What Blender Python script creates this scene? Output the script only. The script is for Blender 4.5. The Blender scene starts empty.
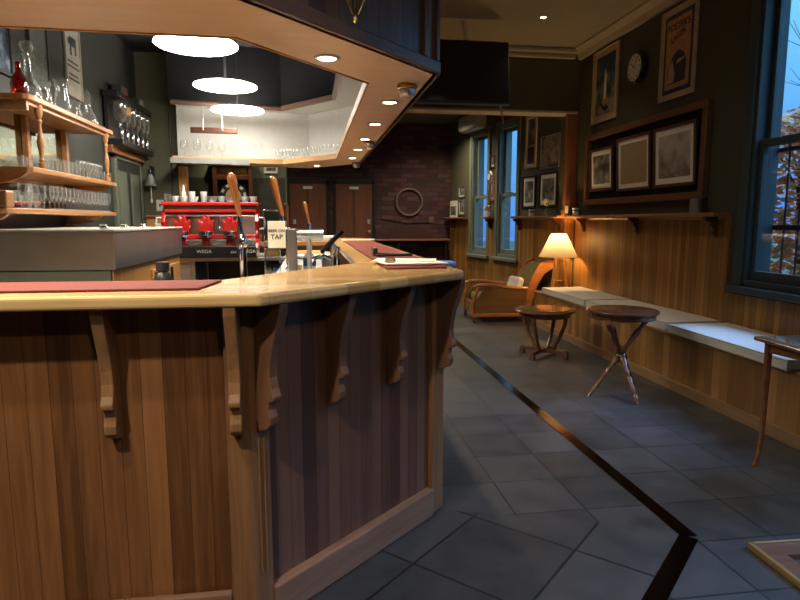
import bpy, bmesh, math, random
from mathutils import Vector, Matrix
random.seed(11)
SC = bpy.context.scene
COL = SC.collection
PI = math.pi
rad = math.radians

# ------------------------------------------------------------------ mesh kit
class MB:
    def __init__(s): s.bm = bmesh.new()
    def _add(s, verts, faces, M=None):
        vs = [s.bm.verts.new((M @ Vector(v)) if M else v) for v in verts]
        for f in faces:
            try: s.bm.faces.new([vs[i] for i in f])
            except ValueError: pass
        return s
    def box(s, x0, x1, y0, y1, z0, z1, M=None):
        v = [(x0,y0,z0),(x1,y0,z0),(x1,y1,z0),(x0,y1,z0),(x0,y0,z1),(x1,y0,z1),(x1,y1,z1),(x0,y1,z1)]
        return s._add(v, [(0,3,2,1),(4,5,6,7),(0,1,5,4),(1,2,6,5),(2,3,7,6),(3,0,4,7)], M)
    def prism(s, pts, z0, z1, M=None):
        n = len(pts)
        a = sum(pts[i][0]*pts[(i+1)%n][1]-pts[(i+1)%n][0]*pts[i][1] for i in range(n))
        if a < 0: pts = pts[::-1]
        v = [(p[0],p[1],z0) for p in pts] + [(p[0],p[1],z1) for p in pts]
        f = [tuple(range(n-1,-1,-1)), tuple(range(n,2*n))]
        f += [(i,(i+1)%n,n+(i+1)%n,n+i) for i in range(n)]
        return s._add(v, f, M)
    def lathe(s, prof, n=20, M=None, caps=True):
        v = []; f = []
        for r, z in prof:
            for k in range(n):
                a = 2*PI*k/n; v.append((r*math.cos(a), r*math.sin(a), z))
        for i in range(len(prof)-1):
            for k in range(n):
                f.append((i*n+k, i*n+(k+1)%n, (i+1)*n+(k+1)%n, (i+1)*n+k))
        if caps:
            f.append(tuple(range(n-1,-1,-1))); m = (len(prof)-1)*n
            f.append(tuple(range(m, m+n)))
        return s._add(v, f, M)
    def tube(s, pts, rads, n=10, caps=True):
        pts = [Vector(p) for p in pts]
        if not isinstance(rads, (list, tuple)): rads = [rads]*len(pts)
        v = []; f = []; up = None
        for i, p in enumerate(pts):
            t = (pts[min(i+1,len(pts)-1)] - pts[max(i-1,0)]).normalized()
            if up is None:
                up = Vector((0,0,1)) if abs(t.z) < .9 else Vector((1,0,0))
            a = (up - t*up.dot(t)).normalized(); up = a; b = t.cross(a)
            for k in range(n):
                q = 2*PI*k/n; w = p + (a*math.cos(q)+b*math.sin(q))*rads[i]; v.append(tuple(w))
        for i in range(len(pts)-1):
            for k in range(n):
                f.append((i*n+k, i*n+(k+1)%n, (i+1)*n+(k+1)%n, (i+1)*n+k))
        if caps:
            f.append(tuple(range(n-1,-1,-1))); m = (len(pts)-1)*n
            f.append(tuple(range(m, m+n)))
        return s._add(v, f)
    def turned(s, p0, p1, prof, n=12):
        "lathe profile [(radius, t 0..1)] laid along p0-p1"
        p0 = Vector(p0); p1 = Vector(p1); d = p1-p0
        M = Matrix.Translation(p0) @ d.to_track_quat('Z','Y').to_matrix().to_4x4()
        return s.lathe([(r, t*d.length) for r, t in prof], n, M)
    def ell(s, c, r, n=16, m=10, M=None):
        prof = [(max(1e-4, math.sin(PI*i/m)), -math.cos(PI*i/m)) for i in range(m+1)]
        T = Matrix.Translation(Vector(c)) @ Matrix.Diagonal((r[0],r[1],r[2],1))
        return s.lathe(prof, n, (M @ T) if M else T)
    def quad(s, a, b, c, d): return s._add([a,b,c,d], [(0,1,2,3)])
    def build(s, name, mat, parent=None, loc=(0,0,0), rz=0, smooth=False, bevel=0, rot=None, seg=2):
        bmesh.ops.recalc_face_normals(s.bm, faces=s.bm.faces)
        me = bpy.data.meshes.new(name); s.bm.to_mesh(me); s.bm.free()
        me.materials.append(mat)
        o = bpy.data.objects.new(name, me); COL.objects.link(o)
        o.location = loc; o.rotation_euler = rot if rot else (0,0,rz)
        if parent: o.parent = parent
        if smooth:
            for p in me.polygons: p.use_smooth = True
            me.set_sharp_from_angle(angle=rad(38))
        if bevel:
            b = o.modifiers.new('Bevel','BEVEL'); b.width = bevel; b.segments = seg; b.limit_method='ANGLE'
        return o

def tag(o, label, cat, group=None, kind=None):
    if label: o['label'] = label
    if cat: o['category'] = cat
    if group: o['group'] = group
    if kind: o['kind'] = kind
    return o
def T(name, label, cat, loc=(0,0,0), rz=0, group=None):
    o = bpy.data.objects.new(name, None); COL.objects.link(o)
    o.location = loc; o.rotation_euler = (0,0,rz); o.empty_display_size = .1
    return tag(o, label, cat, group)
def S(o): o['kind'] = 'structure'; return o
def ST(name, loc=(0,0,0), rz=0):
    o = bpy.data.objects.new(name, None); COL.objects.link(o)
    o.location = loc; o.rotation_euler = (0,0,rz); return S(o)
def dup(o, loc, rz=None, label=None, scale=None):
    c = o.copy(); COL.objects.link(c); c.location = loc
    if rz is not None: c.rotation_euler = (0,0,rz)
    if label: c['label'] = label
    if scale: c.scale = (scale,)*3
    for ch in list(o.children):
        d = ch.copy(); COL.objects.link(d); d.parent = c
        for g in list(ch.children):
            e = g.copy(); COL.objects.link(e); e.parent = d
    return c
def RX(a): return Matrix.Rotation(a,4,'X')
def RY(a): return Matrix.Rotation(a,4,'Y')
def RZ(a): return Matrix.Rotation(a,4,'Z')
def TR(x,y,z): return Matrix.Translation((x,y,z))

# ------------------------------------------------------------------ materials
def new(name):
    m = bpy.data.materials.new(name); m.use_nodes = True
    nt = m.node_tree; return m, nt, nt.nodes['Principled BSDF']
def pset(b, col=None, rough=.5, metal=0, spec=.5, coat=0):
    if col: b.inputs['Base Color'].default_value = (*col, 1)
    b.inputs['Roughness'].default_value = rough; b.inputs['Metallic'].default_value = metal
    b.inputs['Specular IOR Level'].default_value = spec
    b.inputs['Coat Weight'].default_value = coat; b.inputs['Coat Roughness'].default_value = .12
def plain(name, col, rough=.5, metal=0, spec=.5, var=.12, scale=14, coat=0):
    m, nt, b = new(name); pset(b, col, rough, metal, spec, coat)
    N = nt.nodes; L = nt.links
    tc = N.new('ShaderNodeTexCoord'); n = N.new('ShaderNodeTexNoise'); n.inputs['Scale'].default_value = scale
    n.inputs['Detail'].default_value = 5
    L.new(tc.outputs['Object'], n.inputs['Vector'])
    r = N.new('ShaderNodeValToRGB')
    r.color_ramp.elements[0].position = .3; r.color_ramp.elements[1].position = .7
    r.color_ramp.elements[0].color = (*[c*(1-var) for c in col],1); r.color_ramp.elements[1].color = (*[min(1,c*(1+var)) for c in col],1)
    L.new(n.outputs['Fac'], r.inputs['Fac']); L.new(r.outputs['Color'], b.inputs['Base Color'])
    return m
def emit(name, col, strength):
    m, nt, b = new(name); b.inputs['Base Color'].default_value = (*col,1)
    b.inputs['Emission Color'].default_value = (*col,1); b.inputs['Emission Strength'].default_value = strength
    return m
def math_node(nt, op, a, bv=None):
    n = nt.nodes.new('ShaderNodeMath'); n.operation = op
    for i, x in enumerate((a, bv)):
        if x is None: continue
        if isinstance(x, (int,float)): n.inputs[i].default_value = x
        else: nt.links.new(x, n.inputs[i])
    return n.outputs[0]
def wood(name, c0, c1, grain='Z', plank=None, width=.08, rough=.4, spec=.5, coat=0, gscale=22, groove=.05, vary=.6):
    m, nt, b = new(name); pset(b, c0, rough, 0, spec, coat)
    N = nt.nodes; L = nt.links
    tc = N.new('ShaderNodeTexCoord'); sep = N.new('ShaderNodeSeparateXYZ'); L.new(tc.outputs['Object'], sep.inputs[0])
    mp = N.new('ShaderNodeMapping'); L.new(tc.outputs['Object'], mp.inputs['Vector'])
    mp.inputs['Scale'].default_value = tuple(1.3 if a == grain else gscale for a in 'XYZ')
    nz = N.new('ShaderNodeTexNoise'); nz.noise_dimensions = '4D'; nz.inputs['Scale'].default_value = 1.6
    nz.inputs['Detail'].default_value = 6; nz.inputs['Roughness'].default_value = .62; nz.inputs['Distortion'].default_value = .5
    L.new(mp.outputs[0], nz.inputs['Vector'])
    fac = nz.outputs['Fac']
    ramp = N.new('ShaderNodeValToRGB'); e = ramp.color_ramp.elements
    e[0].position = .3; e[1].position = .72; e[0].color = (*c0,1); e[1].color = (*c1,1)
    out = ramp.outputs['Color']
    if plank:
        u = math_node(nt, 'DIVIDE', sep.outputs[plank], width)
        idx = math_node(nt, 'FLOOR', u)
        wn = N.new('ShaderNodeTexWhiteNoise'); wn.noise_dimensions = '1D'; L.new(idx, wn.inputs['W'])
        L.new(math_node(nt,'MULTIPLY',idx,3.7), nz.inputs['W'])
        g = math_node(nt,'MULTIPLY',fac,1-vary*.6); h = math_node(nt,'MULTIPLY',wn.outputs['Value'],vary)
        s_ = math_node(nt,'ADD', g, math_node(nt,'SUBTRACT',h,vary*.2))
        L.new(s_, ramp.inputs['Fac'])
        fr = math_node(nt,'FRACT',u); d = math_node(nt,'ABSOLUTE', math_node(nt,'SUBTRACT',fr,.5))
        gr = math_node(nt,'GREATER_THAN', d, .5-groove/2)
        mx = N.new('ShaderNodeMix'); mx.data_type='RGBA'
        L.new(math_node(nt,'MULTIPLY',gr,.7), mx.inputs['Factor']); L.new(out, mx.inputs['A'])
        mx.inputs['B'].default_value = (*[c*.25 for c in c0],1); out = mx.outputs['Result']
        bp = N.new('ShaderNodeBump'); bp.inputs['Strength'].default_value = .5; bp.inputs['Distance'].default_value = .004; bp.invert = True
        L.new(gr, bp.inputs['Height']); L.new(bp.outputs[0], b.inputs['Normal'])
    else: L.new(fac, ramp.inputs['Fac'])
    L.new(out, b.inputs['Base Color'])
    return m
def thin_glass(name, tint=(1,1,1), gloss=.08, rough=.02, edge=0):
    m, nt, b = new(name); N = nt.nodes; L = nt.links; N.remove(b)
    t = N.new('ShaderNodeBsdfTransparent'); t.inputs[0].default_value = (*tint,1)
    g = N.new('ShaderNodeBsdfGlossy'); g.inputs['Roughness'].default_value = rough
    lw = N.new('ShaderNodeLayerWeight'); lw.inputs['Blend'].default_value = .25
    f = math_node(nt,'MINIMUM', math_node(nt,'ADD', math_node(nt,'MULTIPLY',lw.outputs['Facing'],.55), gloss), .9)
    mx = N.new('ShaderNodeMixShader'); L.new(f, mx.inputs[0]); L.new(t.outputs[0], mx.inputs[1])
    if edge:
        d = N.new('ShaderNodeBsdfTranslucent'); d.inputs[0].default_value=(.9,.9,.86,1)  # whitish rim mixed in for highlights that refracted light would give
        d2 = N.new('ShaderNodeBsdfDiffuse'); d2.inputs[0].default_value=(.9,.9,.86,1)
        m1 = N.new('ShaderNodeMixShader'); m1.inputs[0].default_value=.5; L.new(d.outputs[0],m1.inputs[1]); L.new(d2.outputs[0],m1.inputs[2])
        m2 = N.new('ShaderNodeMixShader'); m2.inputs[0].default_value=edge; L.new(g.outputs[0],m2.inputs[1]); L.new(m1.outputs[0],m2.inputs[2])
        L.new(m2.outputs[0], mx.inputs[2])
    else: L.new(g.outputs[0], mx.inputs[2])
    L.new(mx.outputs[0], N['Material Output'].inputs['Surface']); return m

def floor_mat():
    m, nt, b = new('slate_tiles'); N = nt.nodes; L = nt.links
    tc = N.new('ShaderNodeTexCoord'); sep = N.new('ShaderNodeSeparateXYZ'); L.new(tc.outputs['Object'], sep.inputs[0])
    X, Y = sep.outputs[0], sep.outputs[1]
    def grid(u, v, size):
        a = math_node(nt,'DIVIDE',u,size); c = math_node(nt,'DIVIDE',v,size)
        def line(w): return math_node(nt,'GREATER_THAN', math_node(nt,'ABSOLUTE', math_node(nt,'SUBTRACT', math_node(nt,'FRACT',w), .5)), .5-.012)
        ln = math_node(nt,'MAXIMUM', line(a), line(c))
        idn = math_node(nt,'ADD', math_node(nt,'FLOOR',a), math_node(nt,'MULTIPLY', math_node(nt,'FLOOR',c), 17.3))
        return ln, idn
    l1, i1 = grid(math_node(nt,'SUBTRACT',X,.915), math_node(nt,'SUBTRACT',Y,2.87), .345)
    k = math.sqrt(.5)
    U = math_node(nt,'MULTIPLY', math_node(nt,'ADD',X,Y), k); V = math_node(nt,'MULTIPLY', math_node(nt,'SUBTRACT',Y,X), k)
    l2, i2 = grid(math_node(nt,'SUBTRACT',U,2.3), math_node(nt,'SUBTRACT',V,.805), .48)
    # diagonal zone lies on the near side of the line from the bar corner to the drain bend
    below = math_node(nt,'LESS_THAN', math_node(nt,'ADD', math_node(nt,'MULTIPLY',X,.35), Y), 2.83)
    leftd = math_node(nt,'GREATER_THAN', V, .46)
    zone = math_node(nt,'MULTIPLY', below, leftd)
    def sel(a, c): return math_node(nt,'ADD', math_node(nt,'MULTIPLY',a,math_node(nt,'SUBTRACT',1,zone)), math_node(nt,'MULTIPLY',c,zone))
    ln = sel(l1,l2); idn = sel(i1,i2)
    wn = N.new('ShaderNodeTexWhiteNoise'); wn.noise_dimensions='1D'; L.new(idn, wn.inputs['W'])
    nz = N.new('ShaderNodeTexNoise'); nz.inputs['Scale'].default_value = 5; nz.inputs['Detail'].default_value = 8; nz.inputs['Roughness'].default_value = .65
    L.new(tc.outputs['Object'], nz.inputs['Vector'])
    f = math_node(nt,'ADD', math_node(nt,'MULTIPLY',nz.outputs['Fac'],.8), math_node(nt,'MULTIPLY',wn.outputs['Value'],.22))
    r = N.new('ShaderNodeValToRGB'); r.color_ramp.elements[0].position=.3; r.color_ramp.elements[1].position=.8
    r.color_ramp.elements[0].color=(.030,.031,.032,1); r.color_ramp.elements[1].color=(.082,.082,.082,1)
    L.new(f, r.inputs['Fac'])
    mx = N.new('ShaderNodeMix'); mx.data_type='RGBA'; L.new(math_node(nt,'MULTIPLY',ln,.95), mx.inputs['Factor']); L.new(r.outputs[0], mx.inputs['A'])
    mx.inputs['B'].default_value=(.010,.010,.012,1); L.new(mx.outputs['Result'], b.inputs['Base Color'])
    rr = math_node(nt,'ADD', math_node(nt,'MULTIPLY',nz.outputs['Fac'],.25), .30); L.new(rr, b.inputs['Roughness'])
    bp = N.new('ShaderNodeBump'); bp.inputs['Strength'].default_value=.25; bp.inputs['Distance'].default_value=.004
    L.new(math_node(nt,'SUBTRACT', nz.outputs['Fac'], ln), bp.inputs['Height']); L.new(bp.outputs[0], b.inputs['Normal'])
    return m
def brick_mat():
    m, nt, b = new('brick'); N=nt.nodes; L=nt.links; pset(b, rough=.85, spec=.2)
    tc=N.new('ShaderNodeTexCoord'); sep=N.new('ShaderNodeSeparateXYZ'); L.new(tc.outputs['Object'],sep.inputs[0])
    cb=N.new('ShaderNodeCombineXYZ'); L.new(sep.outputs[0],cb.inputs[0]); L.new(sep.outputs[2],cb.inputs[1])
    br=N.new('ShaderNodeTexBrick'); L.new(cb.outputs[0],br.inputs['Vector']); br.inputs['Scale'].default_value=1
    br.inputs['Brick Width'].default_value=.24; br.inputs['Row Height'].default_value=.086; br.inputs['Mortar Size'].default_value=.008
    br.inputs['Color1'].default_value=(.085,.040,.042,1); br.inputs['Color2'].default_value=(.19,.088,.082,1); br.inputs['Mortar'].default_value=(.060,.050,.044,1)
    br.inputs['Bias'].default_value=-.25
    nz=N.new('ShaderNodeTexNoise'); nz.inputs['Scale'].default_value=2.2; L.new(tc.outputs['Object'],nz.inputs['Vector'])
    mx=N.new('ShaderNodeMix'); mx.data_type='RGBA'; mx.blend_type='MULTIPLY'; mx.inputs['Factor'].default_value=.6
    L.new(br.outputs['Color'],mx.inputs['A']); L.new(nz.outputs['Color'],mx.inputs['B']); L.new(mx.outputs['Result'],b.inputs['Base Color'])
    bp=N.new('ShaderNodeBump'); bp.inputs['Strength'].default_value=.6; bp.inputs['Distance'].default_value=.01; bp.invert=True
    L.new(br.outputs['Fac'],bp.inputs['Height']); L.new(bp.outputs[0],b.inputs['Normal'])
    return m
def art_mat(name, cols, scale=9, detail=6, seed=0, hor=None):
    m, nt, b = new(name); N=nt.nodes; L=nt.links; pset(b, rough=.45)
    tc=N.new('ShaderNodeTexCoord'); mp=N.new('ShaderNodeMapping'); mp.inputs['Location'].default_value=(seed*3.1,seed*1.7,seed)
    L.new(tc.outputs['Object'],mp.inputs['Vector'])
    nz=N.new('ShaderNodeTexNoise'); nz.inputs['Scale'].default_value=scale; nz.inputs['Detail'].default_value=detail; L.new(mp.outputs[0],nz.inputs['Vector'])
    f=nz.outputs['Fac']
    if hor is not None:
        sep=N.new('ShaderNodeSeparateXYZ'); L.new(tc.outputs['Object'],sep.inputs[0])
        f=math_node(nt,'ADD',f,math_node(nt,'MULTIPLY',sep.outputs[2],hor))
    r=N.new('ShaderNodeValToRGB'); el=r.color_ramp.elements
    while len(el)<len(cols): el.new(.5)
    for i,c in enumerate(cols): el[i].position=.32+.38*i/(len(cols)-1); el[i].color=(*c,1)
    L.new(f,r.inputs['Fac']); L.new(r.outputs[0],b.inputs['Base Color']); return m

M = {}
M['floor'] = floor_mat()
M['brick'] = brick_mat()
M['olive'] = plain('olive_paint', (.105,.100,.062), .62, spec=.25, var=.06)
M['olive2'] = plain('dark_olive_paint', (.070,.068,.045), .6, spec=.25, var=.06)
M['greenish'] = plain('grey_green_paint', (.115,.128,.092), .5, var=.08)
M['ceil'] = plain('cream_ceiling', (.36,.33,.25), .8, spec=.1, var=.04)
M['cornice'] = plain('cornice_paint', (.42,.37,.26), .6, var=.04)
M['blackceil'] = plain('black_ceiling', (.020,.020,.019), .7, spec=.2)
M['black'] = plain('black_plastic', (.012,.012,.013), .35)
M['shadeblack'] = plain('shade_black', (.008,.008,.008), .9, spec=.05)  # matt black that puts shade into the sheets above the canopy
M['greycard'] = plain('grey_card', (.30,.28,.23), .7)
M['blackmat'] = plain('black_board', (.010,.010,.011), .7, spec=.2)
M['white'] = plain('white_panel', (.62,.62,.58), .5, var=.03)
M['cup'] = plain('white_china', (.82,.81,.77), .2, var=.02)
M['paper'] = plain('paper', (.78,.76,.70), .7, var=.03)
M['teal'] = plain('dark_teal_paint', (.045,.068,.074), .38, var=.08)
M['wingreen'] = plain('window_green_paint', (.17,.19,.135), .45, var=.06)
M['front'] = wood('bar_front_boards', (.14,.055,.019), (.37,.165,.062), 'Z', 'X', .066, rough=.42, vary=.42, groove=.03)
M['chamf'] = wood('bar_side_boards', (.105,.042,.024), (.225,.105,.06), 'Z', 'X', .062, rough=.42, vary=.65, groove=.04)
M['post'] = wood('bar_post_wood', (.22,.10,.042), (.37,.19,.085), 'Z', rough=.42)
M['bracket'] = wood('bracket_wood', (.24,.115,.048), (.42,.22,.10), 'Z', rough=.4)
M['plinth'] = wood('plinth_wood', (.22,.115,.065), (.38,.21,.125), 'X', rough=.4)
M['top'] = wood('counter_top_wood', (.54,.33,.13), (.80,.55,.26), 'X', 'Y', .11, rough=.2, coat=.5, vary=.35, groove=.01, gscale=14)
M['runtop'] = wood('counter_run_wood', (.50,.29,.105), (.72,.46,.20), 'Y', 'X', .11, rough=.22, coat=.5, vary=.35, groove=.01, gscale=14)
M['fascia'] = wood('canopy_boards', (.070,.038,.026), (.165,.098,.070), 'Z', 'X', .085, rough=.33, vary=.45, groove=.06)
M['soffit'] = wood('soffit_wood', (.78,.64,.52), (.86,.75,.64), 'X', rough=.4, gscale=10)
M['trim'] = wood('dark_trim', (.10,.052,.032), (.18,.098,.06), 'X', rough=.35)
M['edge'] = wood('light_edge_wood', (.38,.20,.08), (.56,.32,.14), 'X', rough=.4)
M['lining'] = wood('wainscot_boards', (.235,.108,.026), (.44,.222,.058), 'Z', 'Y', .062, rough=.33, vary=.5, groove=.10)
M['lining_x'] = wood('wainscot_boards_far', (.235,.108,.026), (.43,.218,.058), 'Z', 'X', .062, rough=.33, vary=.5, groove=.10)
M['bench'] = wood('bench_boards', (.22,.098,.025), (.42,.21,.058), 'Z', 'Y', .088, rough=.33, vary=.6, groove=.03)
M['skirt'] = wood('skirting_wood', (.20,.115,.05), (.32,.19,.09), 'Y', rough=.45)
M['rail'] = wood('dado_wood', (.24,.095,.03), (.40,.175,.06), 'Y', rough=.3)
M['redwood'] = wood('red_brown_wood', (.19,.065,.025), (.33,.125,.05), 'Z', rough=.33)
M['boxwood'] = wood('display_box_wood', (.11,.045,.020), (.19,.083,.038), 'X', rough=.35)
M['hoop'] = wood('grey_cane', (.13,.095,.07), (.22,.17,.13), 'X', rough=.6)
M['mahog'] = wood('dark_mahogany', (.060,.021,.012), (.135,.050,.025), 'Z', rough=.3)
M['tabledark'] = wood('dark_table_wood', (.055,.022,.012), (.15,.062,.03), 'X', rough=.22, coat=.4, gscale=9)
M['tablered'] = wood('table_wood', (.10,.037,.015), (.20,.08,.034), 'X', rough=.22, coat=.4, gscale=9)
M['shelf'] = wood('shelf_wood', (.34,.155,.058), (.52,.27,.11), 'Y', rough=.33)
M['orange'] = wood('orange_pine', (.58,.26,.06), (.78,.42,.13), 'Z', rough=.4)
M['chairwood'] = wood('chair_wood', (.30,.105,.025), (.47,.19,.05), 'X', rough=.25, coat=.4)
M['chairpanel'] = wood('chair_side_panel', (.13,.064,.018), (.22,.112,.034), 'X', rough=.35)
M['handle'] = wood('tap_handle_wood', (.20,.068,.018), (.36,.14,.04), 'Z', rough=.2, coat=.6)
M['doorwood'] = wood('door_wood', (.12,.042,.020), (.21,.078,.036), 'Z', 'X', .19, rough=.4, vary=.2, groove=.008)
M['desk'] = wood('desk_wood', (.19,.07,.026), (.33,.14,.055), 'X', rough=.2, coat=.5)
M['steel'] = plain('brushed_steel', (.58,.57,.55), .44, 1, var=.08, scale=40)
M['steelbox'] = plain('steel_cladding', (.70,.68,.63), .33, 1, var=.08, scale=3)
M['chrome'] = plain('chrome', (.72,.72,.73), .10, 1, var=.02)
M['towerchrome'] = plain('tower_chrome', (.46,.50,.58), .28, 1, var=.03)  # blue tint put in for window reflections on the tap tower
M['bracketshade'] = wood('shaded_bracket_wood', (.15,.068,.035), (.27,.13,.068), 'Z', rough=.4)  # bracket wood darkened, shade on the angled side put into the colour
M['brass'] = plain('old_brass', (.42,.27,.10), .28, 1)
M['gilt'] = plain('gilt_edge', (.33,.23,.10), .45, .5)
M['bronze'] = plain('bronze_strip', (.10,.075,.055), .16, 1, var=.3, scale=3)
M['red'] = plain('red_enamel', (.66,.022,.016), .22, var=.03, coat=.6)
M['redmat'] = plain('red_bar_mat', (.12,.024,.021), .75, spec=.2, var=.12, scale=300)
M['blue'] = plain('blue_plastic', (.03,.20,.52), .4)
M['bluecloth'] = plain('blue_cloth', (.10,.18,.42), .7, var=.5, scale=40)
M['cushion'] = plain('cream_canvas', (.66,.63,.56), .85, spec=.1, var=.05, scale=60)
M['linen'] = plain('linen_piping', (.56,.50,.34), .85, spec=.1)
M['olivecloth'] = plain('olive_upholstery', (.17,.135,.050), .85, spec=.1)
M['glass'] = thin_glass('drinking_glass', (.97,.98,.97), .07, .05, .6)
M['pane'] = thin_glass('window_pane', (.96,.98,1), .05)
M['redglass'] = thin_glass('red_glass', (.65,.10,.05), .08)
M['spirit'] = thin_glass('spirit_bottle', (.80,.78,.70), .15, .04, .35)
M['mirror'] = plain('mirror', (.55,.62,.53), .04, 1, var=.02)
M['disc'] = emit('lit_diffuser', (1,.95,.86), 30)
M['led'] = emit('lit_downlight', (1,.82,.55), 22)
M['dimled'] = emit('dim_downlight', (1,.80,.52), .9)
M['screen'] = plain('tv_screen', (.006,.006,.009), .12, var=.02)
M['leaf'] = art_mat('leaves', [(.60,.24,.13),(.95,.44,.25),(.50,.34,.14),(.95,.56,.36)], 12)
_nt=M['leaf'].node_tree; _b=_nt.nodes['Principled BSDF']; _t=_nt.nodes.new('ShaderNodeBsdfTranslucent'); _x=_nt.nodes.new('ShaderNodeMixShader'); _x.inputs[0].default_value=.65
_nt.links.new(_b.inputs['Base Color'].links[0].from_socket,_t.inputs[0]); _nt.links.new(_b.outputs[0],_x.inputs[1]); _nt.links.new(_t.outputs[0],_x.inputs[2]); _nt.links.new(_x.outputs[0],_nt.nodes['Material Output'].inputs['Surface'])
M['bark'] = plain('bark', (.05,.035,.035), .9)
M['ground'] = plain('grass_ground', (.05,.08,.04), .9)
M['dark'] = plain('dark_paint', (.030,.032,.025), .5)
M['label'] = plain('label_blue', (.02,.12,.5), .5)
M['green'] = plain('green_plastic', (.10,.45,.16), .5)
M['clear'] = thin_glass('clear_plastic', (.85,.9,.92), .15)
M['ivory'] = plain('ivory_plate', (.70,.68,.58), .4)
M['greywall'] = plain('aged_tin', (.22,.22,.20), .5, .3)
M['poster_cream'] = plain('poster_board', (.52,.40,.24), .6)
M['poster_navy'] = plain('poster_navy', (.022,.032,.075), .5)
M['poster_tan'] = plain('poster_tan', (.50,.27,.12), .6)
M['poster_pink'] = plain('poster_pink', (.55,.30,.24), .6)
M['ink'] = plain('ink', (.02,.018,.02), .6)
shade_m, nt, b = new('lampshade_cloth'); pset(b, (.88,.80,.64), .8, spec=.1)
tl = nt.nodes.new('ShaderNodeBsdfTranslucent'); tl.inputs[0].default_value=(.30,.26,.18,1)
mx = nt.nodes.new('ShaderNodeMixShader'); mx.inputs[0].default_value=.5
nt.links.new(b.outputs[0],mx.inputs[1]); nt.links.new(tl.outputs[0],mx.inputs[2]); nt.links.new(mx.outputs[0],nt.nodes['Material Output'].inputs['Surface'])
M['shade'] = shade_m

def text(body, size, mat, parent, loc, rot=(PI/2,0,0), name='lettering', align='CENTER'):
    c = bpy.data.curves.new(name,'FONT'); c.body=body; c.size=size; c.align_x=align; c.align_y='CENTER'; c.extrude=.0006; c.offset=size*.018
    tmp = bpy.data.objects.new('tmp',c); COL.objects.link(tmp)
    bpy.context.view_layer.update()
    me = bpy.data.meshes.new_from_object(tmp.evaluated_get(bpy.context.evaluated_depsgraph_get()))
    bpy.data.objects.remove(tmp)
    me.materials.clear(); me.materials.append(mat)
    o = bpy.data.objects.new(name,me); COL.objects.link(o); o.parent=parent; o.location=loc; o.rotation_euler=rot
    return o

def wall_holes(L, z0, z1, holes, y0, y1):
    "wall along local x with rectangular holes (a,b,c,d) = x0,x1,z0,z1"
    mb = MB(); xs = sorted({0,L,*[h[0] for h in holes],*[h[1] for h in holes]})
    for a, c in zip(xs, xs[1:]):
        hs = sorted([h for h in holes if h[0] <= a+1e-6 and h[1] >= c-1e-6], key=lambda h:h[2])
        z = z0
        for h in hs:
            if h[2] > z: mb.box(a,c,y0,y1,z,h[2])
            z = h[3]
        if z < z1: mb.box(a,c,y0,y1,z,z1)
    return mb

# ------------------------------------------------------------------ room shell
XW = 3.38; ZC = 3.46
P1 = Vector((3.30,7.45,0)); P2 = Vector((2.65,11.3,0)); FD=(P2-P1).normalized(); FA=math.atan2(FD.y,FD.x); FL=(P2-P1).length
def fs(y): return (y-7.45)/FD.y           # distance along the far wall for a world Y
S(MB().box(-3.2,3.6,-3.2,11.6,-.05,0).build('floor', M['floor']))
S(MB().box(-3.2,3.6,-3.2,7.5,ZC,ZC+.08).build('ceiling', M['ceil']))
S(MB().box(-3.2,.6,7.5,8.35,ZC,ZC+.08).build('ceiling', M['blackceil']))
S(MB().box(.6,3.6,7.5,11.6,3.15,3.23).box(-1.6,.6,8.35,11.6,3.15,3.23).box(-2.9,-1.6,8.2,11.6,3.15,3.23).build('ceiling', M['olive']))
# right wall, near part: local x = world Y from -3.2
win = (3.05+3.2, 4.28+3.2, .86, 3.12); win2 = (.55+3.2, 2.15+3.2, .86, 3.12); win3=(-1.9+3.2,-.3+3.2,.86,3.12)
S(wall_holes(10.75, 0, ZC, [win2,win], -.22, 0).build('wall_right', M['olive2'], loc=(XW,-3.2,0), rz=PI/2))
holesF = [(fs(8.78),fs(9.38),.80,2.80),(fs(9.75),fs(10.36),.80,2.80)]
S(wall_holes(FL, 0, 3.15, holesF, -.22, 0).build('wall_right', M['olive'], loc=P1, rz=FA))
S(MB().box(3.28,3.6,7.45,7.56,0,ZC).build('wall_right', M['olive']))
S(MB().box(-.40,2.75,11.3,11.5,0,3.2).build('wall_back', M['brick']))
S(MB().box(-2.7,-.40,10.75,11.5,0,3.2).build('wall_back', M['greenish']))
S(MB().box(-2.3,-2.1,2.6,8.05,0,ZC).build('wall_left', M['dark']))
S(MB().box(-2.7,-1.60,8.05,8.2,0,ZC).build('wall_left', M['olive']))
S(MB().box(-2.9,-2.7,8.05,11.5,0,3.2).build('wall_left', M['olive']))
S(MB().box(-3.2,-3.05,-3.2,2.8,0,ZC).build('wall_left', M['olive']))
S(MB().box(-3.2,-2.1,2.6,2.8,0,ZC).build('wall_left', M['olive']))
S(MB().box(-3.2,3.6,-3.2,-3.05,0,ZC).build('wall_front', M['olive']))
S(MB().box(-2.68,-.42,10.70,10.75,0,2.08).build('trim_1', M['dark']))
# beam across the room and pilaster
S(MB().box(.62,3.39,7.42,7.62,2.72,ZC).build('trim_2', M['olive']))
S(MB().box(.62,3.36,7.39,7.65,2.69,2.72).build('trim_3', M['cornice'], bevel=.005))
pil = ST('trim_4', (3.24,7.40,0))
MB().box(-.02,.14,-.0,.06,1.42,2.69).build('post', M['redwood'], pil, bevel=.012)
MB().box(-.035,.14,-.012,.07,1.42,1.50).build('post_foot', M['redwood'], pil, bevel=.012)
S(MB().box(3.26,3.37,7.425,7.449,0,1.385).box(3.255,3.279,7.43,7.56,0,1.385).build('trim_15', M['lining_x']))
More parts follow.
